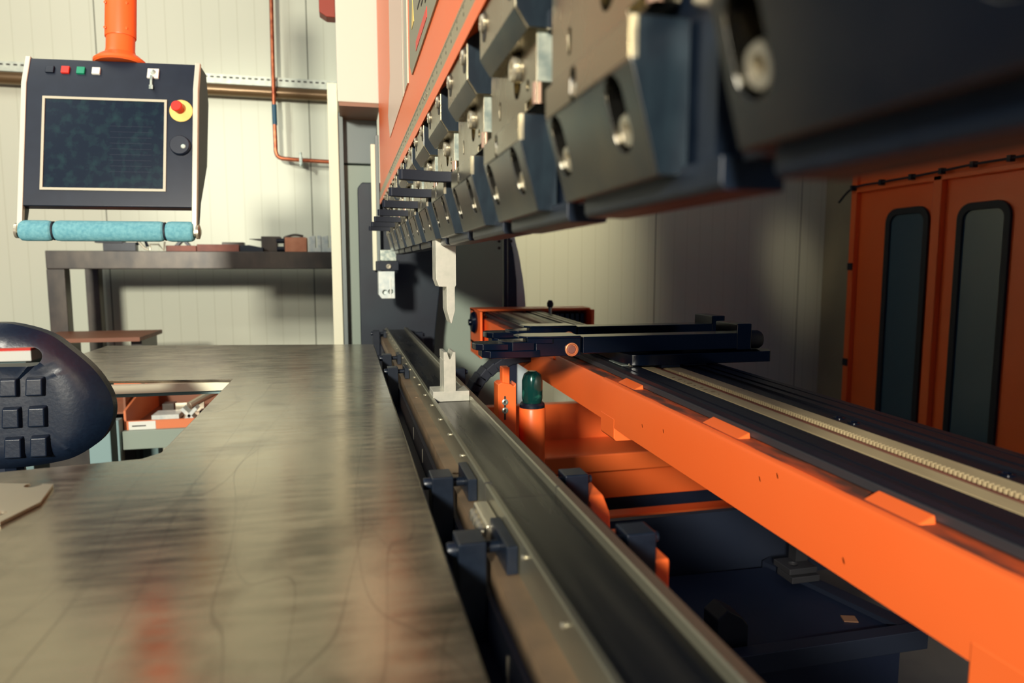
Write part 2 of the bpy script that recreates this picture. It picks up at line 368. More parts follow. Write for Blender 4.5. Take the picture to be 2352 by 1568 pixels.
for y, l in ((.686, 'black die clamp block on the table side, just behind the roller strip'),
             (1.468, 'black die clamp on the table side, level with the vertical die, nearer of its pair'),
             (1.69, 'black die clamp on the table side, farther of the pair beyond the die'),
             (2.36-.02, 'black die clamp at the far end of the bed by the grey column')):
    dup(L, (0, y, 0), l)
Rc = die_clamp('R', 'black die clamp block bolted to the small orange bracket, nearest on the beam side', 'black die clamps on the beam side of the bed'); Rc.location = (0, .513, 0)
for y, l in ((.676, 'black die clamp block on the beam side in front of the slanted orange bracket'),
             (1.455, 'black die clamp half hidden behind the upright die'),
             (2.30, 'small black die clamp at the far right end of the bed')):
    dup(Rc, (0, y, 0), l)
# roller strip next to near clamps
rs = thing('roller_unit', (.115, .585, .927), 'small polished steel unit with a row of rollers between the near clamps', 'roller unit')
obj('housing', MB().prism([(.1075, .928), (.1075, .944), (.109, .9455), (.1205, .9455), (.1205, .928)], 'Y', .545, .606), M['bright'], rs, .001)
for k in range(4):
    y = .552+.013*k
    obj('roller', MB().lathe([(.0045, 0), (.0062, .0015), (.0062, .004), (.004, .0055)], (.1080, y+.004, .937), (-1, 0, 0), 16), M['bright'], rs)

# ================================================================== die and punch
dieY = 1.06
die = thing('forming_die', (.154, dieY, .95), 'upright T-shaped steel die with a V notch standing in the bed channel', 'die')
obj('die_base', MB().prism([(.1255, .9545), (.128, .9503), (.1828, .9503), (.1828, .9665), (.1618, .9668), (.1418, .9668), (.1255, .9668)], 'Y', dieY, dieY+.05), M['diesteel'], die, .0006)
obj('die_column', MB().prism([(.1428, .9666), (.1612, .9666), (.1612, 1.0285), (.1575, 1.0285), (.1540, 1.0180), (.1525, 1.0172), (.1512, 1.0180), (.1478, 1.0285), (.1428, 1.0285), (.1428, 1.0165), (.1437, 1.0162), (.1437, 1.0152), (.1428, 1.0149)], 'Y', dieY, dieY+.05), M['diesteel'], die, .0003)
pu = thing('bending_punch', (.150, 1.06, 1.073), 'pale steel goose-neck punch hanging point down above the die', 'punch')
obj('punch_body', MB().prism([(.1325, 1.206), (.1325, 1.142), (.1368, 1.1305), (.1485, 1.1302), (.1485, 1.1285), (.1485, 1.095), (.1548, 1.0735), (.1562, 1.0735), (.1615, 1.0935), (.1615, 1.129), (.1635, 1.1325), (.1635, 1.206)], 'Y', 1.062, 1.108), M['diesteel'], pu, .0004)
obj('punch_tang', B(.143, .155, 1.062, 1.108, 1.206, 1.222), M['diesteel'], pu)

# ================================================================== ram
ram = thing('press_ram', (.18, 1.0, 1.3), 'tall orange press ram plate running along the top of the picture', 'press ram')
RY0, RY1 = -1.5, 2.39
obj('ram_plate', B(.114, .175, RY0, RY1, 1.4125, 3.3), M['orange'], ram)
obj('ruler_strip', B(.1125, .14, RY0, RY1, 1.388, 1.4105), M['ruler'], ram, label='grey ruler strip with fine tick marks')
tk = MB()
for k in range(190):
    y = .35+k*.008
    h = .006 if k % 5 == 0 else .003
    tk.box(.1122, .1126, y, y+.0012, 1.4085-h, 1.4085)
    if k % 5 == 0:
        tk.box(.1122, .1126, y-.0015, y+.0010, 1.3955, 1.3985)
obj('tick_marks', tk, M['ink'], ram)
obj('lip', MB().prism([(.1115, 1.3695), (.1115, 1.3865), (.1125, 1.388), (.16, 1.388), (.16, 1.383), (.127, 1.383)], 'Y', RY0, RY1), M['orange'], ram, .001)
obj('spine', B(.146, .172, RY0, 2.3, 1.262, 1.40), M['black'], ram)
for y in (.98, 1.01, 1.30, 1.34, 1.75, 1.8): obj('ruler_rivet', MB().lathe([(.003, 0), (.003, .001), (.0015, .002)], (.1125, y, 1.3985), (-1, 0, 0), 10), M['bright'], ram)
sg = thing('instruction_sign', (.1135, 1.05, 1.47), 'grey instruction plate with yellow warning triangle and red bar on the orange ram', 'sign')
obj('plate', MB().prism([(.80, 1.478), (1.19, 1.478), (1.22, 1.50), (1.22, 1.80), (.80, 1.80)], 'X', .1117, .1139), M['sign'], sg)
obj('warning_triangle', MB().prism([(1.135, 1.545), (1.175, 1.545), (1.155, 1.585)], 'X', .1110, .1117), M['yellow'], sg)
obj('red_bar', MB().prism([(.96, 1.492), (1.11, 1.492), (1.11, 1.506), (.96, 1.506)], 'X', .1110, .1117), M['redp'], sg)
tl = MB()
for k in range(9):
    z = 1.517+.013*k
    tl.box(.1111, .1117, .86, .98+.05*((k*7) % 3), z, z+.004)
obj('text_lines', tl, M['ink'], sg)
dp = thing('ram_reflection', (.1135, 1.6, 1.47), 'pale sheet painted as a glossy reflection on the orange ram', 'painted reflection')  # added sheet standing for a glossy reflection on the ram
obj('reflection_sheet', MB().prism([(1.27, 1.485), (1.80, 1.485), (1.86, 1.55), (1.76, 1.62), (1.74, 1.95), (1.27, 1.95)], 'X', .1122, .1139), M['ram_gloss'], dp)
obj('reflection_streak', B(.1115, .1122, 1.37, 1.378, 1.485, 1.95).box(.1115, .1122, 1.27, 1.33, 1.485, 1.95), M['bezel'], dp)  # pale streaks of the same painted reflection

# ---- upper clamps (prototype then copies)
PITCHY = 0.191
def upper_clamp(label):
    t = thing('ram_clamp', (.13, .472, 1.322), label, 'clamp', 'ram clamps under the orange lip')
    y0, y1 = .472, .597
    cut = MB()
    obj('clamp_body', MB().prism([(.114, 1.372), (.114, 1.335), (.123, 1.3215), (.146, 1.3215), (.146, 1.381), (.127, 1.381)], 'Y', y0, y1), M['tool'], t, .0007, angle=18)
    obj('end_shade', MB().prism([(.1150, 1.371), (.1150, 1.336), (.1236, 1.3230), (.1455, 1.3230), (.1455, 1.380), (.127, 1.380)], 'Y', y0-.0006, y0+.0004), M['scuffed_shaded'], t)  # thin dark overlay painting the shade between clamps on the end face
    obj('slanted_foot_shade', MB().prism([(.1138, 1.3345), (.1228, 1.3210), (.1236, 1.3216), (.1146, 1.3352)], 'Y', y0+.0004, y1-.0004), M['shaded_tool'], t, label='slanted foot face with shade put into its colour')  # thin overlay painting the slanted face darker, as if shaded
    obj('lower_stop', B(.138, .150, y0-.004, y0+.004, 1.321, 1.334), M['black'], t)
    for y in (y0+.013, y0+.105):
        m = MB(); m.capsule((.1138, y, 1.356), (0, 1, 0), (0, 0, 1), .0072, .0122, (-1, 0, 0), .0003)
        r = obj('recess_shade', m, M['ink'], t)  # flat dark patch painted as recess shade around the bolt
        m = MB(); m.lathe([(.0072, 0), (.0072, .0020), (.0060, .0032), (.0030, .0036), (.0028, .002), (0, .002)], (.1137, y, 1.3585), (-1, 0, 0), 20)
        obj('bolt_head', m, M['bright'], r)
    return t
def punch_holder(label):
    t = thing('punch_holder', (.13, .469, 1.19), label, 'punch holder', 'punch holders along the ram')
    y0 = .469
    a0, a1 = y0+.008, y0+.162
    # adapter plate with bolt hole
    cut = MB(); cut.capsule((.125, a0+.056, 1.3085), (0, 1, 0), (0, 0, 1), .0115, .0195, (1, 0, 0), .012)
    cut.cyl((.125, a0+.024, 1.2915), (.138, a0+.024, 1.2915), .0042).box(.125, .136, a0+.004, a0+.03, 1.2745, 1.2805).capsule((.125, a0+.118, 1.293), (0, 1, 0), (0, 0, 1), .003, .008, (1, 0, 0), .01)
    ad = obj('adapter_plate', B(.131, .143, a0, a1, 1.274, 1.37), M['tool'], t, .0006, cut=cut, cutmat=M['rubber'])  # recess walls coloured black to paint in their shade
    obj('bolt', bolt(MB(), (.1365, a0+.056, 1.3115), (-1, 0, 0), .0100, .0105), M['bright'], ad)
    obj('pin', MB().cyl((.135, a0+.024, 1.2905), (.1325, a0+.024, 1.2905), .0028, n=12), M['bright'], ad)
    obj('zinc_end', B(.1312, .1428, a0-.0012, a0+.0004, 1.2885, 1.3695), M['zinc'], t, label='bright zinc plated end face')
    obj('dowel', MB().cyl((.1335, a0+.004, 1.274), (.1335, a0+.004, 1.2885), .0042, n=16), M['dowel'], t, label='pale copper dowel pin')
    # clamp plate with bevelled lower face and two slots
    y1 = y0+.127
    dz, dx = -.047, .013
    v = Vector((dx, 0, dz)).normalized(); n = Vector((v.z, 0, -v.x))   # outward (-X) normal
    def P(t_): return Vector((.117+dx*t_, 0, 1.246+dz*t_))
    cut = MB()
    c = P(.36)
    slots = (y0+.025, y0+.1115)
    for y in slots: cut.capsule((c.x+n.x*.004, y, c.z+n.z*.004), (0, 1, 0), v, .0095, .0175, -n, .022)
    cut.capsule((.112, y0+.076, 1.2555), (0, 1, 0), (0, 0, 1), .0052, .0088, (1, 0, 0), .012)
    cp = obj('clamp_plate', MB().prism([(.117, 1.265), (.117, 1.246), (.130, 1.199), (.144, 1.199), (.144, 1.265)], 'Y', y0, y1), M['shaded_tool'], t, .0006, cut=cut, cutmat=M['rubber'], angle=10)  # slope shade put into the steel tone, slot walls painted black as shade
    for y in slots:
        q = P(.52)
        m = MB(); bolt(m, (q.x-n.x*.012, y, q.z-n.z*.012), n, .0078, .0098)
        obj('slot_bolt', m, M['bright'], cp)
    obj('slot_bolt', MB().lathe([(.0046, 0), (.0046, .003), (.003, .0048)], (.1215, y0+.076, 1.2525), (-1, 0, 0), 14), M['bright'], cp)
    obj('top_band', B(.1166, .1172, y0+.0008, y1-.0008, 1.2475, 1.2642), M['tool'], t, cut=MB().capsule((.112, y0+.076, 1.2555), (0, 1, 0), (0, 0, 1), .0052, .0088, (1, 0, 0), .012), cutmat=M['rubber'])  # lighter overlay on the shaded plate; slot wall painted black as shade
    obj('end_face', MB().prism([(.1176, 1.2642), (.1176, 1.2462), (.1305, 1.1996), (.1435, 1.1996), (.1435, 1.2642)], 'Y', y0-.0005, y0+.0003), M['scuffed_shaded'], t)  # dark overlay painting the shade between holders on the end
    obj('edge_highlight', B(.1172, .1196, y0-.0009, y0+.0002, 1.247, 1.264), M['bright'], t, label='bright strip painted as an edge highlight')  # bright strip painting the highlight along the bevelled edge
    obj('tang_bar', MB().prism([(.140, 1.203), (.140, 1.192), (.142, 1.1895), (.168, 1.1895), (.168, 1.203)], 'Y', y0-.035, y0+.122), M['black'], t, .001)
    obj('tang_block', B(.146, .168, y0-.02, y0+.15, 1.2, 1.262), M['black'], t)
    return t
def lever(t, y):
    m = MB(); m.prism([(.131, y-.002), (.104, y+.000), (.064, y-.012), (.0600, y-.008), (.0615, y-.002), (.100, y+.011), (.131, y+.012)], 'Z', 1.2615, 1.2735)
    return obj('lever', m, M['rubber'], t, .0008, label='black release lever')

def ordn(k):
    return ['nearest', 'second', 'third', 'fourth', 'fifth', 'sixth', 'seventh', 'eighth', 'ninth', 'tenth', 'eleventh'][k]
ladd = .0062   # the ram rises a little towards the far end
uc = upper_clamp('slanted steel ram clamp with two bolts, second in the row from the camera')
uc.location.z += 0
ph = punch_holder('second punch holder from the camera, large slotted slanting face, no lever')
uc['label'] = 'second ram clamp from the camera, dark slanting foot cut by the top of the picture'
base_u, base_p = uc.location.copy(), ph.location.copy()
desc_u = {-1: 'nearest ram clamp above the biggest punch holder, cut off by the picture top', 1: 'third ram clamp from the camera, first whose whole slanting foot shows',
          2: 'fourth ram clamp from the camera, under the orange lip', 3: 'fifth ram clamp from the camera, above the first black lever', 4: 'sixth ram clamp from the camera along the orange lip'}
desc_p = {-2: 'nearest and largest punch holder, dark, filling the top right corner', -1: 'dark punch holder second from the right edge, deep socket bolt on its slanting face', 1: 'third whole punch holder from the camera, lit end face beside it',
          2: 'fourth punch holder from the camera, carrying the first black lever'}
far = []
for k in range(-2, 9):
    if k == 0: continue
    dz = ladd*(k)*PITCHY if k > 0 else 0
    if k >= -1:
        l = desc_u.get(k) or 'ram clamp far along the orange lip, ' + ordn(k+1) + ' from the camera'
        dup(uc, base_u + Vector((0, PITCHY*k, dz)), l)
    l = desc_p.get(k) or ('punch holder far along the ram, ' + ordn(k+1) + ' from the camera, with a lever')
    o = dup(ph, base_p + Vector((0, PITCHY*k, dz)), l)
    if k >= 1: far.append(o)
# a lever from the fourth holder on
for k, o in enumerate(far):
    if k < 1: continue
    WORLD_OFF[o.name] = Vector(o.location)
    lv = lever(o, o.location.y - .02)

# ================================================================== laser sensor, scale, column, guards at the far end
ls = thing('laser_sensor', (.12, 2.2, 1.06), 'small grey sensor box hanging from a black bracket at the ram end', 'sensor')
obj('bracket', B(.088, .157, 2.19, 2.26, 1.150, 1.180), M['black'], ls, .002)
obj('mount', B(.10, .15, 2.19, 2.25, 1.18, 1.215), M['zinc'], ls, .002)
obj('knob', bolt(MB(), (.125, 2.19, 1.163), (0, -1, 0), .008, .008), M['bright'], ls)
obj('housing', MB().prism([(.093, 1.148), (.143, 1.148), (.143, 1.063), (.102, 1.063), (.093, 1.075)], 'Y', 2.185, 2.25), M['galv'], ls, .002, cut=MB().cyl((.112, 2.17, 1.083), (.112, 2.2, 1.083), .0075).cyl((.130, 2.17, 1.085), (.130, 2.2, 1.085), .0075))
obj('slit', B(.1275, .1315, 2.1835, 2.186, 1.065, 1.125), M['whitep'], ls)
lsx = thing('linear_scale', (.09, 2.4, .95), 'thin white vertical scale strip beside the black side plate', 'scale')
obj('scale_strip', B(.085, .100, 2.40, 2.42, 1.15, 1.57), M['white'], lsx, .002)
obj('scale_back', B(.100, .112, 2.40, 2.43, 1.14, 1.60), M['grey'], lsx, .002)
obj('ram_gap_strip', B(.122, .134, 2.392, 2.399, 1.415, 2.45), M['black'], lsx)  # black strip added to stand for the dark gap beside the ram
sp = obj('side_plate', MB().prism([(.04, .15), (.04, 1.43), (.055, 1.448), (.36, 1.448), (.338, 1.26), (.300, .93), (.255, .15)], 'Y', 2.44, 2.50), M['blacksat'], None, .004)
tag(sp, 'dark blue black steel side plate at the far end of the bed', 'side plate')
cl = thing('side_column', (.05, 2.78, 0), 'grey square machine column behind the white post', 'column')
obj('upper_casing', B(-.022, .118, 2.62, 2.85, 1.535, 1.75), M['grey'], cl, .004)
obj('lower_casing', B(-.022, .118, 2.62, 2.85, 0, 1.53), M['guard'], cl, .004)
wb = thing('cream_cabinet', (.053, 2.6, 1.70), 'cream box cabinet high on the machine end, brown underside', 'cabinet')
obj('casing', B(-.018, .121, 2.4, 2.8, 1.702, 2.5), M['whitebox'], wb, .003)
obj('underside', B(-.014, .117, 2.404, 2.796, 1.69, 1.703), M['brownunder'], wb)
po = thing('guard_post', (-.03, 2.58, 0), 'slim cream white upright post left of the grey column', 'post')
obj('post', B(-.054, -.020, 2.56, 2.60, 0, 1.80), M['white'], po, .002)
obj('post_back', B(-.020, -.004, 2.57, 2.62, 0, 1.78), M['grey'], po)
rb = obj('red_bracket', MB().prism([(-.075, 2.10), (-.075, 2.055), (-.05, 2.04), (-.02, 2.04), (-.02, 2.2), (-.075, 2.2)], 'Y', 2.62, 2.68), M['red'], None, .003)
tag(rb, 'small red brown bracket peeking out left of the cream cabinet', 'bracket')
# grey guard with rounded edge
gd = thing('side_guard', (.5, 2.6, 0), 'pale grey side guard panel with hinge slot and rounded upper corner behind the punch', 'guard panel')
GK = 2.6/3.0
def gx(x): return x*GK
def gz(z): return max(0.0, 1.16+(z-1.16)*GK)
obj('guard_panel', B(gx(.34), gx(.672), 2.6, 2.615, 0, gz(1.42)), M['guard'], gd, .002)
obj('hinge_strip', B(gx(.676), gx(.690), 2.597, 2.62, 0, gz(1.42)), M['navy'], gd)
arc = [(.692, -.2), (.692, 1.40), (.700, 1.38), (.722, 1.31), (.745, 1.22), (.762, 1.13), (.775, 1.03), (.783, .90), (.783, -.2)]
obj('rounded_wing', MB().prism([(gx(x), gz(z)) for x, z in arc], 'Y', 2.6, 2.63), M['wing'], gd, .003)
obj('wing_edge', MB().prism([(gx(x), gz(z)) for x, z in ((.735, -.2), (.735, .95), (.732, 1.10), (.718, 1.22), (.70, 1.30), (.695, 1.30), (.695, -.2))], 'Y', 2.59, 2.6), M['navy'], gd, .002)
for x in (.655, .705):
    for z in (1.275, 1.245): obj('guard_bolt', MB().lathe([(.006, 0), (.006, .003), (.004, .004)], (gx(x), 2.588 if x > .69 else 2.6, gz(z)), (0, -1, 0), 12), M['ink'], gd)

# ================================================================== control panel (built in local axes, then placed)
cpn = thing('control_panel', (0, 0, 0), 'black machine control panel with dark screen hanging from an orange arm', 'control panel')
W2 = .203
def L_(mb, name, m, par=cpn, bev=.0, **k): return obj(name, mb, m, par, bev, **k)
# body: local x right, z up from panel bottom, y back; side profile in (y,z)
L_(MB().prism([(0, 0), (0, .292), (.022, .372), (.10, .372), (.125, .30), (.125, .20), (.05, -.075), (.035, -.075), (.06, 0)], 'X', -W2+.006, W2-.006), 'housing', M['blackp'], bev=.003) if False else None
L_(MB().prism([(0, 0), (0, .296), (.018, .366), (.09, .366), (.12, .30), (.11, .14), (.04, 0)], 'X', -W2+.005, W2-.005), 'housing', M['blackp'], bev=.003)
for sx in (-1, 1):
    a, b = sorted((sx*W2, sx*(W2-.0125)))
    L_(MB().prism([(-.003, -.065), (-.003, .297), (.016, .370), (.03, .370), (.012, .29), (.012, -.065)], 'X', a, b), 'side_trim', M['alu'], bev=.002)
    a, b = sorted((sx*W2*.99, sx*(W2-.009)))
    L_(MB().prism([(.012, -.07), (.012, .29), (.03, .368), (.092, .368), (.123, .30), (.113, .13), (.05, .02), (.03, -.07)], 'X', a, b), 'side_cheek', M['blackp'], bev=.002)
    L_(MB().lathe([(.018, 0), (.018, .006), (.010, .009)], (sx*(W2-.002), .008, -.058), (sx, 0, 0), 20), 'end_cap', M['bright'])
hdl = L_(MB().cyl((-W2+.006, .008, -.058), (W2-.006, .008, -.058), .012), 'handle_bar', M['alu'])
def foam(x0, x1):
    r = .0245
    return MB().lathe([(r*.80, 0), (r*.95, .004), (r, .012), (r, x1-x0-.012), (r*.95, x1-x0-.004), (r*.8, x1-x0)], (x0, .008, -.058), (1, 0, 0), 28)
for a, b in ((-W2+.006, -.126), (-.121, .126), (.131, W2-.008)):
    obj('foam_grip', foam(a, b), M['foam'], hdl, label='blue foam grip')
for x in (-.1235, .1285):
    obj('grip_tie', MB().lathe([(.021, 0), (.0225, .001), (.0225, .004), (.021, .005)], (x-.0025, .008, -.058), (1, 0, .06), 20), M['rubber'], hdl)
fr = MB()
sx0, sx1, sz0, sz1 = -.154, .130, .038, .266
bz = L_(B(sx0, sx1, -.004, .002, sz0, sz1), 'screen_bezel', M['bezel'], cut=B(sx0+.006, sx1-.006, -.01, .01, sz0+.006, sz1-.006))
obj('screen', B(sx0+.006, sx1-.006, -.001, .001, sz0+.006, sz1-.006), M['screen'], bz)
pl_ = MB()
for k in range(9): pl_.box(.0, .095, -.0014, -.0009, .085+.014*k, .0855+.014*k)
obj('screen_lines', pl_, M['navy'], bz)
# header is tilted: z .296 -> .366, y 0 -> .018
def hd(x, z): return (x, .018*(z-.296)/.07, z)
hn = Vector((0, -.07, .018)).normalized()
for x, m in ((-.143, 'blackp'), (-.108, 'redp'), (-.073, 'greenp'), (-.038, 'whitep')):
    b = MB(); b.box(-.0095, .0095, -.0095, .0095, -.002, .006)
    b.xf(Matrix.Translation(hd(x, .335)) @ hn.to_track_quat('Z', 'Y').to_matrix().to_4x4())
    L_(b, 'push_button', M[m], bev=.0015, label={'blackp': 'black push button', 'redp': 'red push button', 'greenp': 'green push button', 'whitep': 'white push button'}[m])
b = MB(); b.box(-.0135, .0135, -.0135, .0135, -.002, .005)
b.xf(Matrix.Translation(hd(.094, .334)) @ hn.to_track_quat('Z', 'Y').to_matrix().to_4x4())
ks = L_(b, 'key_switch', M['whitep'], bev=.001, label='white square key switch')
obj('lock', MB().lathe([(.006, 0), (.006, .003), (.0035, .004)], Vector(hd(.094, .336))+hn*.005, hn, 16), M['zinc'], ks)
obj('key', B(.0915, .0965, -.010, -.007, .298, .325).box(.0895, .0985, -.011, -.008, .290, .300), M['zinc'], ks)
es = L_(MB().lathe([(.0275, 0), (.0275, .002), (.026, .003)], (.163, 0, .240), (0, -1, 0), 36), 'emergency_stop', M['yellow'], label='yellow disc of the emergency stop')
obj('stop_knob', MB().lathe([(.009, 0), (.009, .014), (.0125, .015), (.0135, .024), (.012, .027)], (.161, -.003, .242), (-.12, -1, .1), 24), M['redp'], es, label='red mushroom knob')
dl = L_(MB().lathe([(.0245, 0), (.0245, .004), (.0235, .012), (.022, .014)], (.163, 0, .152), (0, -1, 0), 36), 'dial', M['blackp'])
obj('dimple', MB().lathe([(.006, 0), (.005, .001), (.0025, .0008)], (.172, -.014, .148), (0, -1, 0), 16), M['zinc'], dl)
# arm
am = L_(MB().lathe([(.058, 0), (.062, .004), (.062, .010), (.048, .022), (.036, .030), (.034, .040), (.034, .072)], (.002, .055, .368), (0, 0, 1), 32), 'support_arm', M['orange'], label='orange support arm')
obj('upper_tube', MB().lathe([(.036, 0), (.0368, .002), (.0368, .6)], (.002, .055, .440), (-.012, 0, 1), 32), M['orange'], am)
for dx_ in (-.028, .022):
    for z in (.455, .52): obj('tube_screw', MB().lathe([(.0035, 0), (.0035, .002), (.002, .003)], (.002+dx_-.012*(z-.44), .055-.028, z), (dx_*8, -1, 0), 12), M['orange'], am)
cpn.location = (-.576, 1.93, 1.311); cpn.rotation_euler = (R(-11), 0, R(-5)); cpn.scale = (1.03, .8, 1.05)

# ================================================================== wall services
ct = thing('cable_tray', (-.9, 3.87, 2.07), 'pale perforated cable tray running along the back wall', 'cable tray')
pt = MB().box(-3.0, -.01, 3.84, 3.9, 2.085, 2.13)
tr = obj('tray_channel', pt, M['tray'], ct)
hm = MB()
for k in range(60): hm.capsule((-1.75+k*.03, 3.8405, 2.116), (0, 0, 1), (1, 0, 0), .004, .009, (0, -1, 0), .001)
obj('slots', hm, M['ink'], ct)
cdt = obj('conduit_pipe', MB().cyl((-3.0, 3.845, 2.054), (-.01, 3.845, 2.054), .029), M['pipe'])
tag(cdt, 'brown shiny conduit pipe under the cable tray', 'pipe')
cpp = thing('copper_pipe', (-.34, 3.86, 1.70), 'thin copper pipe coming down the wall and bending right', 'pipe')
obj('pipe_run', MB().tube([(-.333, 3.80, 3.0), (-.343, 3.80, 2.10), (-.343, 3.80, 1.80), (-.341, 3.80, 1.745), (-.325, 3.80, 1.722), (-.28, 3.80, 1.716), (-.18, 3.80, 1.712), (-.03, 3.80, 1.707)], .0105, 14, 6), M['copper'], cpp)
obj('tape_band', MB().cyl((-.343, 3.80, 1.985), (-.343, 3.80, 1.885), .0125), M['tape'], cpp, label='blue tape band')
obj('pipe_clip', B(-.228, -.214, 3.785, 3.88, 1.69, 1.735).cyl((-.221, 3.79, 1.68), (-.221, 3.79, 1.75), .006), M['zinc'], cpp)

# ================================================================== rack and what lies on it
rk = thing('steel_rack', (-.6, 3.5, 0), 'dark steel rack table along the back wall', 'rack')
obj('top_beam', B(-1.24, -.0, 3.30, 3.36, 1.153, 1.231), M['darksteel'], rk, .004)
obj('top_plate', B(-1.24, -.0, 3.36, 3.80, 1.20, 1.231), M['darksteel'], rk, .002)
for x in (-1.24, -.07):
    obj('leg', B(x, x+.07, 3.30, 3.36, 0, 1.153), M['darksteel'], rk, .003)
    obj('leg', B(x+.0, x+.06, 3.74, 3.80, 0, 1.20), M['darksteel'], rk, .003)
obj('lower_shelf', B(-1.24, -.0, 3.36, 3.80, .60, .63), M['darksteel'], rk, .003)
wbd = obj('wooden_board', MB().box(-1.20, -.80, 2.95, 3.29, .872, .888), M['wood']); tag(wbd, 'brown wooden board jutting out below the rack', 'board')
sup = obj('board_trestle', B(-1.17, -1.12, 3.05, 3.28, 0, .872).box(-.86, -.82, 3.05, 3.28, 0, .872), M['darksteel']); tag(sup, 'dark trestle under the brown board', 'trestle')
Z = 1.231
def on_rack(name, mb, m, label, cat, bev=.002): return tag(obj(name, mb, m, None, bev), label, cat)
lp = thing('toggle_tool', (-.96, 3.36, Z), 'black toggle tool with levers lying at the left of the rack top', 'tool')
obj('body', B(-1.03, -.90, 3.34, 3.38, Z, Z+.038).box(-1.06, -.95, 3.335, 3.385, Z+.035, Z+.045), M['black'], lp, .002)
obj('lever_arm', MB().tube([(-.90, 3.36, Z+.03), (-.87, 3.35, Z+.065), (-.855, 3.35, Z+.02)], .007, 8, 1), M['black'], lp)
obj('copper_cap', B(-1.01, -.94, 3.345, 3.375, Z+.045, Z+.055), M['rustbox'], lp)
cl_ = thing('small_clamp', (-.85, 3.34, Z), 'small pale metal clamp beside the toggle tool on the rack', 'clamp')
obj('jaw', MB().tube([(-.885, 3.33, Z+.04), (-.86, 3.33, Z+.012), (-.845, 3.33, Z+.006)], .005, 8, 1), M['bright'], cl_)
obj('frame', MB().tube([(-.84, 3.33, Z+.006), (-.84, 3.33, Z+.03), (-.805, 3.33, Z+.03), (-.785, 3.33, Z+.004), (-.78, 3.33, Z+.042)], .004, 8, 1), M['bright'], cl_)
on_rack('angle_bracket', MB().prism([(-.79, Z), (-.74, Z+.06), (-.72, Z+.06), (-.68, Z), (-.69, Z), (-.73, Z+.048), (-.775, Z)], 'Y', 3.44, 3.47), M['black'], 'black bent angle bracket standing on the rack behind the rusty bar', 'bracket')
on_rack('rusty_bar', B(-.78, -.655, 3.34, 3.40, Z, Z+.026), M['rustbar'], 'short red brown bar on the rack, left of the longer bar', 'bar')
on_rack('rusty_bar', B(-.652, -.475, 3.34, 3.40, Z, Z+.032), M['rustbar'], 'longer red brown bar in the middle of the rack', 'bar')
on_rack('dark_plate', B(-.56, -.465, 3.42, 3.47, Z, Z+.045), M['darksteel'], 'flat dark plate behind the longer red brown bar', 'plate')
on_rack('wedge_plate', MB().prism([(-.47, Z), (-.47, Z+.028), (-.43, Z+.030), (-.37, Z+.018), (-.37, Z)], 'Y', 3.33, 3.38), M['blacksat'], 'low dark wedge lying before the spiked tool block', 'wedge')
stb = thing('spiked_block', (-.36, 3.42, Z), 'dark grey tool block with a spike pointing left on the rack', 'tool block')
obj('block', MB().prism([(-.385, Z), (-.385, Z+.072), (-.30, Z+.072), (-.30, Z+.06), (-.315, Z+.06), (-.315, Z)], 'Y', 3.39, 3.46), M['darksteel'], stb, .003)
obj('spike', MB().cyl((-.385, 3.42, Z+.056), (-.44, 3.42, Z+.060), .006, .001), M['darksteel'], stb)
obj('roller', MB().cyl((-.318, 3.40, Z+.052), (-.284, 3.40, Z+.052), .012).cyl((-.318, 3.40, Z+.014), (-.284, 3.40, Z+.014), .012), M['black'], stb)
on_rack('tool_box', B(-.276, -.180, 3.33, 3.42, Z, Z+.066), M['rustbox'], 'copper coloured box on the rack left of the galvanised blocks', 'box')
on_rack('hook_chain', MB().tube([(-.285, 3.44, Z+.07), (-.24, 3.44, Z+.082), (-.20, 3.44, Z+.076)], .006, 8, 4).box(-.29, -.19, 3.43, 3.45, Z, Z+.072), M['darksteel'], 'dark hooked tool lying behind the copper coloured box', 'tool')
for k, l in enumerate(('left of three galvanised U blocks on the rack', 'middle one of three galvanised U blocks on the rack', 'right one of three galvanised U blocks on the rack')):
    x = -.172+k*.058
    g = on_rack('galvanised_block', MB().prism([(x, Z), (x+.056, Z), (x+.056, Z+.075), (x+.040, Z+.075), (x+.040, Z+.02), (x+.030, Z+.02), (x+.030, Z+.075), (x, Z+.07)], 'Y', 3.33, 3.42), M['galv'], l, 'block', .001); g['group'] = 'galvanised blocks on the rack'
on_rack('tool_box', B(.004, .05, 3.33, 3.42, Z, Z+.08).box(.018, .04, 3.35, 3.40, Z+.08, Z+.085), M['rustbox'], 'tall copper coloured box at the right end of the rack top', 'box')
# ================================================================== table
tb = thing('support_table', (-.3, .9, 0), 'large scratched steel sheet support table in the left foreground', 'table')
TZ = .945
out = [(.066, -1.5), (.066, 1.965), (-.652, 2.10), (-.65, 1.47), (-.48, 1.452), (-.222, 1.405), (-.2175, .86), (-.232, .836), (-.36, .815), (-1.2, .78), (-1.2, -1.5)]
top = obj('table_top', MB().prism(out, 'Z', TZ-.006, TZ), M['table'], tb, .0012)
obj('front_lip', MB().prism([(.066, TZ-.004), (.0645, TZ-.001), (.0675, TZ-.003), (.0695, TZ-.010), (.0695, TZ-.05), (.066, TZ-.05)], 'Y', -1.5, 1.96), M['rail'], top)
obj('cutout_flange', B(-.62, -.223, 1.412, 1.43, .923, .939), M['white'], tb)
obj('cross_tube', B(-.66, -.21, 1.428, 1.465, .914, .9228), M['bluegrey'], tb)
obj('side_tube', B(-.20, -.16, .84, 1.42, .89, .939), M['bluegrey'], tb)
obj('front_tube', B(-1.18, -.2, .73, .77, .89, .939), M['bluegrey'], tb)
for x, y in ((-.05, -1.4), (-.05, 1.85), (-.63, 1.85), (-1.15, -1.4), (-1.15, .70)):
    obj('leg', B(x, x+.05, y, y+.05, 0, .939), M['bluegrey'], tb, .003)
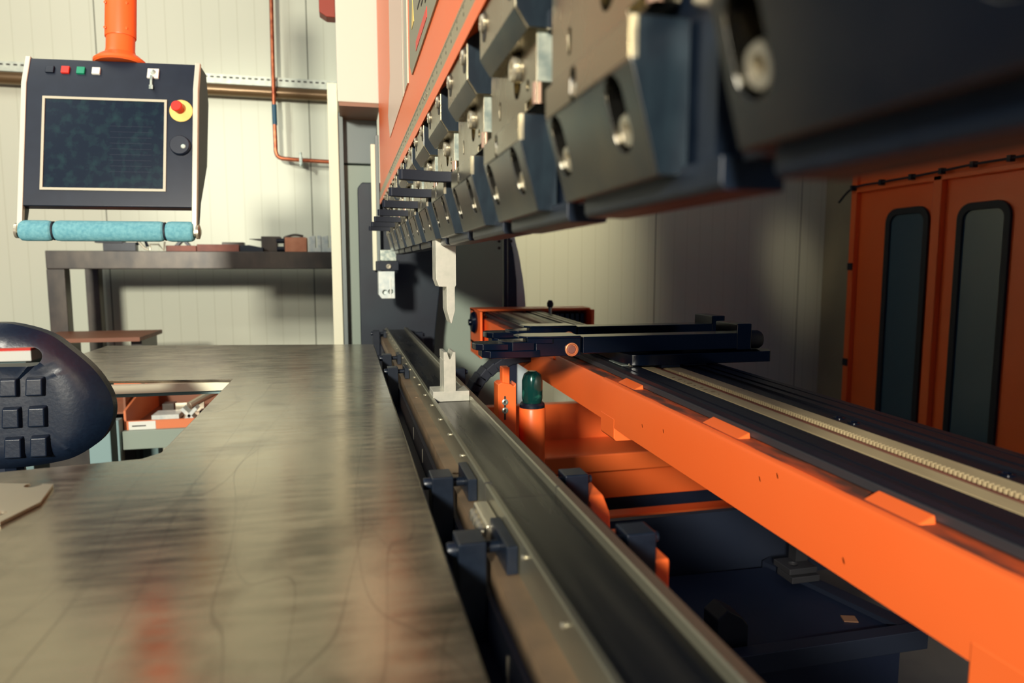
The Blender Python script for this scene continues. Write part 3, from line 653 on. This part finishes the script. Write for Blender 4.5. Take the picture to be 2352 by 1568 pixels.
mp_ = obj('metal_plate', MB().prism([(-.48, .80), (-.2865, .744), (-.2765, .688), (-.288, .640), (-.48, .60)], 'Z', TZ+.0005, TZ+.0035), M['bright'], None, .0003,
          cut=MB().cyl((-.3045, .745, .9), (-.3045, .745, 1), .0075).cyl((-.299, .664, .9), (-.299, .664, 1), .0065))
tag(mp_, 'cut sheet metal plate with two holes lying on the table', 'metal plate')

# ================================================================== chair
ch = thing('work_chair', (-.49, 1.0, 0), 'black moulded work chair with a grip slot in its backrest, behind the table', 'chair')
CX = -.492
half = [(x*.915, z) for x, z in [(0, 1.083), (.035, 1.081), (.081, 1.066), (.112, 1.041), (.139, 1.013), (.156, .985), (.163, .962), (.161, .937), (.148, .912), (.124, .893), (.092, .880), (.05, .874), (0, .872)]]
def crom(p, n=5):
    o = []
    for i in range(len(p)-1):
        a, b, c, d = [Vector((q[0], q[1], 0)) for q in (p[max(i-1, 0)], p[i], p[i+1], p[min(i+2, len(p)-1)])]
        for k in range(n):
            t = k/n; v = 0.5*((2*b)+(c-a)*t+(2*a-5*b+4*c-d)*t*t+(3*b-a-3*c+d)*t**3); o.append((v.x, v.y))
    return o
rh = crom(half); outl = rh + [(-x, z) for x, z in rh[::-1] if x > 1e-4] if False else rh + [(0, .872)] + [(-x, z) for x, z in rh[::-1] if x > 1e-4]
def slot_pts(hw, zc, hh):
    o = []
    for k in range(9): a = -math.pi/2+math.pi*k/8; o.append((hw-hh+hh*math.cos(a), zc+hh*math.sin(a)))
    return o + [(-x, z) for x, z in o[::-1]]
slot = slot_pts(.072, 1.036, .0135)
def back_shell():
    bm = bmesh.new()
    # grid of x/z points clipped to the outline by rings: outer ring -> inner ring -> slot handled by boolean afterwards
    n = len(outl); rings = []
    c0 = Vector((0, .965))
    for s_ in (1.0, .985, .94, .86, .74, .6, .45, .3, .15):
        rings.append([(c0.x+(x-c0.x)*s_, c0.y+(z-c0.y)*s_, s_) for x, z in outl])
    def depth(x, z, s_):
        d = .020*(1-(1-min(1, (1-s_)/.26))**2) if s_ < 1 else 0      # rounded border
        d += .014*(x/.16)**2*-1
        # recessed centre panel
        k = max(0, min(1, ((abs(x)) - (.070+.18*max(0, z-.98)*0 - .10*(.96-z)*-.5))/.02))
        d -= .007*(1-k) if z < 1.02 else 0
        return d
    vf = [[bm.verts.new((x, -depth(x, z, s_), z)) for x, z, s_ in r] for r in rings]
    vb = [[bm.verts.new((x, .022+.6*(depth(x, z, s_)*.4)+.014*(x/.16)**2, z)) for x, z, s_ in r] for r in rings]
    for V, flip in ((vf, 0), (vb, 1)):
        for a, b in zip(V, V[1:]):
            for i in range(n):
                q = (a[i], b[i], b[(i+1) % n], a[(i+1) % n])
                bm.faces.new(q if flip else q[::-1])
        bm.faces.new(V[-1])
    for i in range(n): bm.faces.new((vf[0][i], vf[0][(i+1) % n], vb[0][(i+1) % n], vb[0][i]))
    bmesh.ops.recalc_face_normals(bm, faces=bm.faces[:])
    m = MB(); m.bm.free(); m.bm = bm; return m
m = back_shell(); m.xf(Matrix.Translation((CX, 1.10, 0)))
cs = MB().prism([(x+CX, z) for x, z in slot], 'Y', 1.0, 1.2)
bk = obj('backrest', m, M['chair'], ch, 0.0, cut=cs)
for z, k in ((.993, 1), (.950, 1.12), (.907, 1.15)):
    for cx_ in (-.060, -.028, .028, .060):
        hw_, hh_ = .0140, .0150*k; sg_ = 1 if cx_ > 0 else -1
        a = [(cx_-hw_*.80*sg_, z+hh_), (cx_+hw_*sg_, z+hh_), (cx_+hw_*.90*sg_, z-hh_), (cx_-hw_*sg_, z-hh_)]
        pm = MB(); c = (sum(q[0] for q in a)/4, z)
        A = [pm.bm.verts.new((CX+x, 1.0925, zz)) for x, zz in a]
        Bv = [pm.bm.verts.new((CX+c[0]+(x-c[0])*.78, 1.0795, z+(zz-z)*.78)) for x, zz in a]
        pm.bm.faces.new(Bv)
        for i in range(4): pm.bm.faces.new((A[i], A[(i+1) % 4], Bv[(i+1) % 4], Bv[i]))
        bmesh.ops.recalc_face_normals(pm.bm, faces=pm.bm.faces[:])
        obj('raised_pad', pm, M['chair'], bk, .0018, seg=3)
st = [(.2*math.cos(a)*1.0, .19*math.sin(a)) for a in [2*math.pi*k/32 for k in range(32)]]
obj('seat', MB().prism([(CX+x, 1.29+y) for x, y in st], 'Z', .50, .56), M['chair'], ch, .018, seg=4)
obj('back_support', MB().tube([(CX, 1.125, .93), (CX, 1.135, .75), (CX, 1.15, .52), (CX, 1.25, .49)], .022, 10, 5), M['blackp'], ch)
obj('gas_column', MB().cyl((CX, 1.29, .10), (CX, 1.29, .50), .025), M['zinc'], ch)
sb = MB().cyl((CX, 1.29, .08), (CX, 1.29, .13), .045)
for k in range(5):
    a = 2*math.pi*k/5+.3; sb.tube([(CX, 1.29, .11), (CX+.28*math.cos(a), 1.29+.28*math.sin(a), .07)], .016, 8, 1)
obj('star_base', sb, M['blackp'], ch)
for k in range(5):
    a = 2*math.pi*k/5+.3; px, py = CX+.28*math.cos(a), 1.29+.28*math.sin(a)
    obj('caster', MB().cyl((px-.015, py, .028), (px+.015, py, .028), .028), M['rubber'], ch)

# ================================================================== cart with bins seen through the table cutout
ca = thing('bin_cart', (-.4, 2.55, 0), 'grey blue cart under the rack seen through the table cutout', 'cart')
obj('shelf', B(-.745, -.08, 2.5, 2.95, .60, .612), M['darksteel'], ca)
obj('front_rail', B(-.742, -.08, 2.48, 2.5, .555, .618), M['guard'], ca, .002)
for x, y in ((-.80, 2.46), (-.80, 2.91), (-.135, 2.46), (-.135, 2.91)):
    obj('leg', B(x, x+.055, y, y+.045, 0, .66), M['bluegrey'], ca, .002)
obj('lower_shelf', B(-.745, -.08, 2.5, 2.95, .40, .42), M['wood'], ca)
bn = thing('parts_bin', (-.55, 2.7, .612), 'orange plastic parts bin with a white label, full of metal offcuts', 'bin')
z0 = .6125
obj('bin_floor', B(-.738, -.42, 2.51, 2.92, z0, z0+.006), M['wood'], bn)
obj('bin_front', B(-.738, -.42, 2.505, 2.512, z0, z0+.034), M['bin'], bn)
obj('bin_back', B(-.738, -.42, 2.918, 2.925, z0, z0+.15), M['wood'], bn)
obj('bin_side', MB().prism([(2.505, z0), (2.505, z0+.07), (2.925, z0+.15), (2.925, z0)], 'X', -.742, -.735), M['bin'], bn)
obj('bin_side', MB().prism([(2.505, z0), (2.505, z0+.07), (2.925, z0+.15), (2.925, z0)], 'X', -.424, -.417), M['bin'], bn)
lb = obj('bin_label', B(-.728, -.645, 2.5035, 2.5052, z0+.003, z0+.032), M['whitep'], bn, label='white label strip')
obj('label_line', B(-.718, -.675, 2.5028, 2.5036, z0+.015, z0+.019), M['ink'], lb)
obj('back_label', B(-.66, -.48, 2.915, 2.918, z0+.10, z0+.145), M['bin'], bn)
bn2 = thing('parts_bin', (-.87, 2.7, .612), 'second brown bin with orange back edge, left of the labelled bin', 'bin')
obj('bin_floor', B(-1.0, -.75, 2.56, 2.92, z0+.05, z0+.056), M['wood'], bn2)
obj('bin_back', B(-1.0, -.75, 2.918, 2.925, z0+.05, z0+.2), M['bin'], bn2)
obj('bin_side', B(-.757, -.75, 2.56, 2.92, z0+.05, z0+.12), M['wood'], bn2)
obj('bin_support', B(-1.0, -.81, 2.58, 2.62, 0, z0+.05).box(-1.0, -.81, 2.86, 2.9, 0, z0+.05), M['darksteel'], bn2)
random.seed(3)
offl = ['X shaped pale offcut at the front of the labelled bin', 'long bright bar on top of the heap in the labelled bin', 'grey plate lying at the left in the labelled bin', 'small dark block at the back left of the labelled bin', 'short ribbed rod in the middle of the labelled bin',
        'small tan nub at the right front of the labelled bin', 'pale strip lying flat across the labelled bin', 'dark cube behind the X shaped offcut']
def off(mb, m, l, nm='metal_offcut'): return tag(obj(nm, mb, m, None, .001), l, 'metal offcut', 'metal offcuts in the parts bin')
zf = z0+.007
a = MB(); a.box(-.006, .006, 0, .05, -.035, .035).xf(Matrix.Translation((-.545, 2.53, zf+.031)) @ Matrix.Rotation(R(42), 4, 'Y')); b2 = MB(); b2.box(-.006, .006, 0, .05, -.035, .035).xf(Matrix.Translation((-.545, 2.53, zf+.031)) @ Matrix.Rotation(R(-42), 4, 'Y'))
me_ = bpy.data.meshes.new('t'); b2.bm.to_mesh(me_); a.bm.from_mesh(me_); b2.bm.free(); bpy.data.meshes.remove(me_)
off(a, M['galv'], offl[0])
off(MB().box(-.08, .08, -.025, .025, -.010, .010).xf(Matrix.Translation((-.487, 2.80, zf+.075)) @ Matrix.Rotation(R(28), 4, 'Y') @ Matrix.Rotation(R(-20), 4, 'Z')), M['bright'], offl[1])
off(B(-.69, -.60, 2.63, 2.72, zf, zf+.018), M['galv'], offl[2]); off(B(-.69, -.65, 2.78, 2.83, zf, zf+.03), M['darksteel'], offl[3])
off(MB().tube([(-.56, 2.61, zf+.05), (-.52, 2.66, zf+.07), (-.47, 2.72, zf+.09)], .014, 10, 3), M['bright'], offl[4])
off(B(-.50, -.465, 2.54, 2.58, zf, zf+.022), M['rustbox'], offl[5]); off(B(-.64, -.54, 2.76, 2.775, zf, zf+.035), M['bright'], offl[6]); off(B(-.53, -.49, 2.62, 2.66, zf, zf+.03), M['black'], offl[7])
cb = obj('white_box', B(-.405, -.34, 2.52, 2.62, .6125, .67), M['whitep'], None, .002); tag(cb, 'small white box beside the orange labelled bin', 'box')
ps = thing('paper_stack', (-1.4, 3.2, .8), 'white sheet stack with a red edge glimpsed through the chair slot', 'sheet stack')
obj('sheets', B(-1.75, -1.22, 3.05, 3.3, .795, .835), M['whitep'], ps); obj('red_edge', B(-1.75, -1.22, 3.05, 3.3, .835, .845), M['redp'], ps)
obj('stand', B(-1.7, -1.26, 3.1, 3.28, 0, .795), M['bluegrey'], ps)

# ================================================================== back gauge
SL = .020   # beam rises slightly towards the far end
def sh(mb, y0=.38):
    for v in mb.bm.verts: v.co.z += SL*(v.co.y-y0)
    return mb
bg_ = thing('gauge_beam', (.5, 1.1, .88), 'long orange back gauge beam running from the lower right corner into the picture', 'beam')
BE = 2.2
obj('near_section', sh(MB().prism([(.42, .884), (.42, .952), (.4215, .9560), (.425, .958), (.62, .958), (.62, .884)], 'Y', -.1, 1.10)), M['orange'], bg_)
obj('far_section', sh(MB().prism([(.4255, .884), (.4255, .952), (.427, .9555), (.430, .9575), (.62, .958), (.62, .884)], 'Y', 1.10, BE)), M['orange'], bg_)
obj('sooty_top', sh(B(.4265, .62, -.1, BE, .957, .9586)), M['orange_dark'], bg_, label='soot stained top face')
for y0, y1 in ((1.04, 1.102), (.305, .372)):
    obj('beam_foot', sh(MB().prism([(.4195, .90), (.4195, .866), (.424, .8615), (.46, .8615), (.46, .90)], 'Y', y0, y1)), M['orange'], bg_, .002)
for y0, y1 in ((1.40, 1.47), (.985, 1.052), (.69, .772), (.432, .492), (.10, .17)):
    m = MB()
    a = [(.4208, y0-.010, .944), (.4208, y1+.010, .944), (.4455, y1+.004, .944), (.4455, y0-.004, .944)]; b = [(.4225, y0, .9555), (.4225, y1, .9555), (.4455, y1, .9655), (.4455, y0, .9655)]
    A = [m.bm.verts.new(p) for p in a]; Bb = [m.bm.verts.new(p) for p in b]
    m.bm.faces.new(Bb); m.bm.faces.new(A[::-1])
    for i in range(4): m.bm.faces.new((A[i], A[(i+1) % 4], Bb[(i+1) % 4], Bb[i]))
    bmesh.ops.recalc_face_normals(m.bm, faces=m.bm.faces[:])
    obj('welded_tab', sh(m), M['orange'], bg_, .0015, seg=2)
# chip marks in the paint
cmk = MB()
for y, z in ((.63, .932), (.60, .945), (.86, .925), (.93, .915), (.5, .90)): cmk.capsule((.4202, y, z), (0, 1, .3), (0, .4, 1), .0012, .0028, (-1, 0, 0), .0002)
obj('paint_chips', sh(cmk), M['ink'], bg_)
eb = obj('end_box', sh(B(.405, .413, 2.14, 2.32, .835, .985)), M['orange'], bg_, .002)
obj('back_wall', sh(B(.405, .81, 2.31, 2.32, .87, .980)), M['orange'], eb)
obj('top_flange', sh(B(.405, .81, 2.24, 2.325, .978, .985)), M['orange'], eb)
obj('right_wall', sh(B(.80, .81, 2.20, 2.32, .87, .982)), M['orange'], eb)
obj('box_floor', sh(B(.405, .81, 2.16, 2.32, .87, .878)), M['orange'], eb)
obj('inner_block', sh(B(.46, .58, 2.25, 2.31, .90, .974)), M['rustbar'], eb)
cn = MB()
for k in range(6): cn.box(.685+.018*k, .697+.018*k, 2.24, 2.31, .90, .966)
obj('connector_row', sh(cn), M['black'], eb)
obj('pulley_cover', sh(MB().lathe([(.034, 0), (.036, .006), (.030, .016), (.012, .018), (.010, .024)], (.405, 2.215, .945), (-1, 0, 0), 28)), M['finger'], eb)
pn = obj('lock_pin', sh(MB().cyl((.66, 2.22, .89), (.66, 2.22, .995), .006)), M['zinc'], bg_)
obj('pin_knob', sh(MB().lathe([(.004, 0), (.010, .006), (.011, .016), (.006, .026)], (.66, 2.22, .988), (0, 0, 1), 16)), M['black'], pn)

def rail_thing(name, label): return thing(name, (.5, 1.1, .95), label, 'guide rail')
RTZ = .972
r1 = rail_thing('guide_rail', 'black grooved guide rail nearer to the press, on the orange beam')
obj('extrusion', sh(B(.4455, .494, -.1, 2.27, .9605, RTZ-.003)), M['rail_side'], r1, .0008)
obj('extrusion', sh(MB().prism([(.4475, RTZ-.003), (.4475, RTZ+.003), (.456, RTZ+.003), (.456, RTZ+.001), (.459, RTZ+.001), (.459, RTZ+.004), (.476, RTZ+.004), (.476, RTZ+.001), (.479, RTZ+.001), (.479, RTZ+.003), (.487, RTZ+.003), (.487, RTZ-.003)], 'Y', -.1, 2.27)), M['black_rail'], r1)
r2 = rail_thing('guide_rail', 'black grooved guide rail farther from the press, beside the tan strips')
obj('extrusion', sh(B(.562, .642, -.1, 2.27, .9605, RTZ-.003)), M['rail_side'], r2, .0008)
obj('extrusion', sh(MB().prism([(.563, RTZ-.003), (.563, RTZ), (.588, RTZ), (.588, RTZ+.003), (.600, RTZ+.003), (.600, RTZ+.001), (.604, RTZ+.001), (.604, RTZ+.004), (.622, RTZ+.004), (.622, RTZ+.001), (.626, RTZ+.001), (.626, RTZ+.004), (.637, RTZ+.004), (.641, RTZ), (.641, RTZ-.003)], 'Y', -.1, 2.27)), M['black_rail'], r2)
for y in (.455, .485, .68, .705): obj('counterbore', sh(MB().lathe([(.007, 0), (.007, .0012), (.0045, .0014), (.004, .0004), (0, .0004)], (.575, y, RTZ-.0002), (0, 0, 1), 18)), M['finger'], r2)
strips = []
for x0, x1, l in ((.4975, .5185, 'tan measuring strip with faint dark marks, nearer the press'), (.537, .5625, 'tan strip with a ragged bright edge beside the far black rail')):
    o = obj('measuring_strip', sh(B(x0, x1, -.1, 2.27, .9605, RTZ)), M['tan']); tag(o, l, 'measuring strip'); strips.append(o)
gv = sh(B(.5185, .537, -.1, 2.27, .9605, RTZ-.004).box(.494, .4975, -.1, 2.27, .9605, RTZ-.005)); tag(obj('groove_strip', gv, M['rustbar']), 'dark brown groove strip between the two tan strips', 'strip')
mk = MB()
for k in range(9): mk.box(.502+.002*(k % 3), .507+.003*(k % 2), 1.0-k*.017, 1.003-k*.017, RTZ-.0001, RTZ+.0003)
belt = MB()
for k in range(230): belt.box(.5340, .5385, 1.04-k*.005, 1.0425-k*.005, RTZ-.003, RTZ+.0012)
tag(obj('toothed_belt', sh(belt), M['tan']), 'fine pale toothed belt lying along the groove', 'belt')
obj('scale_marks', sh(mk), M['pipe'], strips[0])

# carriage
cg = thing('gauge_carriage', (.6, 1.2, .975), 'black carriage plate riding on the rails under the near finger', 'carriage')
zC = .992
def shc(m): return sh(m, 1.085)
obj('carriage_plate', shc(MB().prism([(.4835, 1.085), (.4705, 1.092), (.4615, 1.13), (.4615, 1.33), (.745, 1.33), (.745, 1.10), (.735, 1.085)], 'Z', zC, zC+.019)), M['finger'], cg, .0012)
obj('bearing_block', shc(B(.456, .492, 1.10, 1.16, .990, zC)), M['zinc'], cg, .001)
obj('bearing_block', shc(B(.575, .64, 1.12, 1.18, .9908, zC)), M['black'], cg, .001)
obj('motor_block', shc(B(.525, .560, 1.088, 1.14, .9872, zC)), M['black'], cg)
obj('motor_block', shc(B(.566, .610, 1.087, 1.13, .990, zC)), M['black'], cg)
obj('screw', bolt(MB(), (.472, 1.10, .9925), (0, -1, 0), .004, .004), M['bright'], cg)
def finger(label, dx_, yf, long=True):
    t = thing('gauge_finger', (.4, 1.11, 1.011), label, 'stop finger', 'stop fingers of the back gauge')
    zt, zb = 1.043, 1.0145
    obj('finger_body', MB().prism([(.378, 1.10), (.378, 1.128), (.3, 1.1285), (.29, 1.135), (.695, 1.135), (.695, 1.10)], 'Z', zb, zt), M['finger'], t, .0015) if False else None
    obj('finger_body', B(.3855, .678, 1.10, 1.145, zb, zt), M['finger'], t, .0014)
    hd_ = obj('finger_head', MB().prism([(.303, 1.099), (.381, 1.0985), (.381, 1.15), (.318, 1.155), (.29, 1.14), (.296, 1.108)], 'Z', zb-.003, zt-.001), M['finger'], t, .0014)
    obj('top_plate', MB().prism([(.288, 1.104), (.325, 1.098), (.381, 1.0985), (.381, 1.16), (.30, 1.165), (.276, 1.15), (.278, 1.115)], 'Z', zt-.001, zt+.0025).prism([(.288, 1.1), (.33, 1.0955), (.345, 1.11), (.30, 1.14)], 'Z', zt-.0095, zt-.001), M['finger'], hd_, .001)
    obj('middle_step', MB().prism([(.252, 1.112), (.262, 1.098), (.30, 1.099), (.30, 1.16), (.248, 1.15)], 'Z', zb+.004, zt-.006), M['finger'], hd_, .0014)
    obj('lower_blade', MB().prism([(.213, 1.112), (.224, 1.099), (.294, 1.0945), (.310, 1.0975), (.310, 1.15), (.214, 1.15)], 'Z', zb-.0035, zb+.0085), M['finger'], hd_, .0014)
    obj('tip', MB().prism([(.2015, 1.135), (.2045, 1.118), (.214, 1.108), (.232, 1.106), (.262, 1.106), (.262, 1.16), (.21, 1.16), (.203, 1.15)], 'Z', zb+.0085, zb+.0195), M['finger'], hd_, .0014)
    obj('button_ring', MB().lathe([(.0115, 0), (.0115, .0025), (.0098, .003), (.0088, .001), (.0086, -.001)], (.3645, 1.0985, 1.0225), (0, -1, 0), 28), M['copring'], hd_, label='copper coloured ring')
    obj('button', MB().lathe([(.0075, 0), (.0075, .001), (.006, .002)], (.3645, 1.0985, 1.0225), (0, -1, 0), 24), M['rustbar'], hd_)
    obj('end_block', MB().prism([(.676, 1.012), (.676, 1.0595), (.706, 1.0595), (.706, 1.012)], 'Y', 1.10, 1.175), M['finger'], t, .002)
    obj('end_knob', MB().lathe([(.017, 0), (.017, .022), (.0145, .027)], (.706, 1.118, 1.029), (1, 0, 0), 24), M['rubber'], t)
    obj('spindle', MB().cyl((.54, 1.165, 1.026), (.60, 1.165, 1.026), .013), M['shaded_tool'], t)
    return t
f1 = finger('near black stop finger with the copper ringed button at its head', 0, 0)
f2 = dup(f1, Vector((.4+.055, 1.11+.185, 1.011+.001)), 'far black stop finger lying parallel behind the near one')

# ================================================================== orange press frame interior
fm = thing('press_underframe', (1.0, 2.3, 0), 'orange welded cross members of the press under the beam', 'underframe')
FK = 2.3/1.72
def fB(x0, x1, y0, y1, z0, z1): return B(x0*FK, x1*FK, y0*FK, y1*FK, max(0, 1.16+(z0-1.16)*FK), 1.16+(z1-1.16)*FK)
obj('cross_plate', fB(.30, 1.0, 1.72, 1.75, .70, .80), M['orange'], fm, .003)
obj('cross_shelf', fB(.30, 1.0, 1.55, 1.72, .66, .705), M['orange'], fm, .006)
obj('cross_plate', fB(.30, 1.0, 1.60, 1.63, .575, .66), M['orange'], fm, .003)
obj('cross_shelf', fB(.30, 1.0, 1.55, 1.60, .505, .545), M['orange'], fm, .006)
obj('lower_plate', fB(.30, 1.1, 1.66, 1.69, .1, .575), M['navy'], fm)
sbk = thing('frame_bracket', (.27, .7, .5), 'slanted orange bracket behind the second clamp on the beam side', 'bracket')
obj('gusset', MB().prism([(.714, .920), (.675, .918), (.655, .905), (.640, .80), (.640, .50), (.76, .50), (.76, .920)], 'X', .2410, .262), M['orange'], sbk, .003)
obj('web', B(.215, .262,   .70, .76, .50, .914), M['orange'], sbk)
sb2 = obj('frame_bracket', B(.2412, .256, .505, .585, .50, .919).box(.214, .2412, .535, .585, .5, .917), M['orange'], None, .003); tag(sb2, 'squared orange bracket behind the nearest clamp on the beam side', 'bracket')
bu = thing('bolted_upright', (.3, 1.31, .3), 'orange upright bracket with two bolts left of the orange cylinder', 'bracket')
obj('upright', MB().prism([(.281, .40), (.281, .932), (.289, .936), (.306, .932), (.313, .928), (.318, .934), (.3185, .40)], 'Y', 1.30, 1.34), M['orange'], bu, .002)
obj('upper_lug', B(.291, .306, 1.305, 1.33, .93, .965), M['orange'], bu, .002)
for z in (.897, .880):
    obj('bolt', MB().lathe([(.0062, 0), (.0062, .002), (.0036, .003), (.003, .0005), (0, .0005)], (.295, 1.30, z), (0, -1, 0), 18), M['zinc'], bu)
obj('slot', MB().capsule((.295, 1.2998, .885), (1, 0, 0), (0, 0, 1), .0018, .024, (0, -1, 0), .0006), M['ink'], bu)
cyl_ = thing('orange_cylinder', (.358, 1.34, .3), 'upright orange cylinder with a dark green glass bowl on top', 'cylinder')
obj('barrel', MB().lathe([(.0265, 0), (.0265, .505), (.0270, .507), (.0270, .575), (.0255, .578)], (.3585, 1.33, .30), (0, 0, 1), 32), M['orange'], cyl_)
obj('collar', MB().lathe([(.0255, 0), (.0255, .006), (.023, .010)], (.3585, 1.33, .878), (0, 0, 1), 28), M['black'], cyl_)
obj('glass_bowl', MB().lathe([(.019, 0), (.021, .008), (.021, .045), (.017, .058), (.008, .064)], (.3585, 1.33, .888), (0, 0, 1), 28), M['glass_green'], cyl_)
cc = thing('cable_chain', (.26, 1.6, .7), 'black segmented cable chain curving down behind the bed', 'cable chain')
lk = MB()
for k in range(12):
    a = R(95+k*9); cx_, cz_ = .43, .83
    p = Vector((cx_+.15*math.cos(a), 1.62, cz_+.115*math.sin(a)))
    bxm = MB(); bxm.box(-.012, .012, -.03, .03, -.014, .014).xf(Matrix.Translation(p) @ Matrix.Rotation(-(a), 4, 'Y'))
    me_ = bpy.data.meshes.new('t'); bxm.bm.to_mesh(me_); lk.bm.from_mesh(me_); bxm.bm.free(); bpy.data.meshes.remove(me_)
obj('chain_links', lk, M['rubber'], cc, .003)
# dark lower tray
tz = .35
dt = thing('scrap_tray', (1.0, 1.4, tz), 'dark shallow scrap tray on the ground under the beam', 'tray')
obj('tray_floor', MB().prism([(.5, 1.23), (1.2, 1.23), (1.12, 1.585), (.5, 1.60)], 'Z', tz-.01, tz), M['navy'], dt)
obj('front_rim', B(.5, 1.23, 1.19, 1.225, tz-.03, tz+.015), M['navy2'], dt, .002)
obj('right_rim', MB().prism([(1.19, 1.20), (1.235, 1.20), (1.12, 1.62), (1.085, 1.60)], 'Z', tz-.03, tz+.012), M['navy2'], dt)
obj('back_panel', B(.48, 1.40, 1.63, 1.65, tz-.05, .50), M['navy2'], dt)
obj('tray_base', B(.52, 1.2, 1.235, 1.58, 0, tz-.031), M['navy'], dt)
ft = thing('levelling_foot', (1.12, 1.5, tz), 'grey levelling foot with a bolt hole at the back corner of the scrap tray', 'foot')
obj('foot_plate', B(1.075, 1.155, 1.455, 1.52, tz+.013, tz+.030), M['rail_side'], ft, .002)
obj('foot_top', B(1.07, 1.15, 1.46, 1.53, tz+.034, tz+.05), M['rail_side'], ft, .002, cut=MB().cyl((1.10, 1.49, tz), (1.10, 1.49, tz+.1), .012))
obj('foot_web', MB().prism([(1.115, tz+.03), (1.115, tz+.20), (1.15, tz+.20), (1.15, tz+.03)], 'Y', 1.50, 1.53).box(1.08, 1.14, 1.47, 1.51, tz+.03, tz+.034), M['rail_side'], ft)
gt = obj('paper_tag', MB().prism([(1.09, 1.285), (1.12, 1.275), (1.13, 1.30), (1.10, 1.31)], 'Z', tz+.0005, tz+.003), M['brownunder']); tag(gt, 'small reddish tag lying in the dark scrap tray', 'tag')
db = obj('dark_block', MB().prism([(.74, .351), (.74, .42), (.765, .44), (.80, .42), (.815, .40), (.815, .351)], 'Y', 1.24, 1.30), M['rubber'], None, .004); tag(db, 'black block at the near left end of the scrap tray', 'block')

# ================================================================== orange doors on the right wall
od = thing('orange_enclosure', (2.85, 2.6, 0), 'orange double door enclosure with two tall dark windows on the right', 'enclosure')
XF = 2.8
obj('frame_post', B(XF-.03, XF+.05, 3.35, 3.39, 0, 2.1), M['orange'], od, .004)
obj('header', B(XF-.01, XF+.05, 1.2, 3.36, 1.60, 2.1), M['orange'], od, .004)
obj('header_edge', B(XF-.03, XF+.02, 1.2, 3.36, 1.575, 1.60), M['orange'], od, .003)
obj('centre_post', B(XF-.03, XF+.02, 2.78, 2.83, 0, 1.60), M['orange'], od, .004)
def rrect(y0, y1, z0, z1, r, n=6):
    o = []
    for cy, cz, a0 in ((y1-r, z1-r, 0), (y0+r, z1-r, 90), (y0+r, z0+r, 180), (y1-r, z0+r, 270)):
        for k in range(n+1): a = R(a0+90*k/n); o.append((cy+r*math.cos(a), cz+r*math.sin(a)))
    return o
for y0, y1, wy0, wy1, zt in ((2.83, 3.35, 2.862, 3.143, 1.465), (2.10, 2.78, 2.427, 2.70, 1.455), (1.2, 2.08, 1.5, 1.9, 1.45)):
    dr = obj('door_panel', B(XF, XF+.03, y0, y1, .05, 1.575), M['orange'], od, .003)
    obj('window_seal', MB().prism(rrect(wy0, wy1, .28, zt, .07), 'X', XF-.014, XF+.001), M['rubber'], dr, cut=MB().prism(rrect(wy0+.032, wy1-.032, .312, zt-.034, .045), 'X', XF-.05, XF+.05), bevel=.003)
    obj('window_pane', MB().prism(rrect(wy0+.03, wy1-.03, .31, zt-.03, .045), 'X', XF-.004, XF-.001), M['winglass'], dr)
for z in (1.165, .62): obj('hinge', B(XF-.036, XF-.02, 3.352, 3.386, z-.02, z+.02), M['rubber'], od)
cw = thing('cable_run', (XF, 2.6, 1.6), 'thin dark cable tied across the orange door header', 'cable')
pts = [(XF-.045, 3.47, 1.53), (XF-.045, 3.36, 1.60), (XF-.045, 3.15, 1.607), (XF-.045, 2.95, 1.610), (XF-.045, 2.77, 1.615), (XF-.045, 2.6, 1.622), (XF-.045, 2.42, 1.622), (XF-.045, 2.2, 1.625), (XF-.045, 1.9, 1.63)]
obj('cable', MB().tube(pts, .006, 8, 4), M['rubber'], cw)
for p in pts[1:-1]:
    obj('cable_tie', B(p[0]-.012, p[0]+.016, p[1]-.009, p[1]+.009, p[2]-.014, p[2]+.014), M['rubber'], cw)
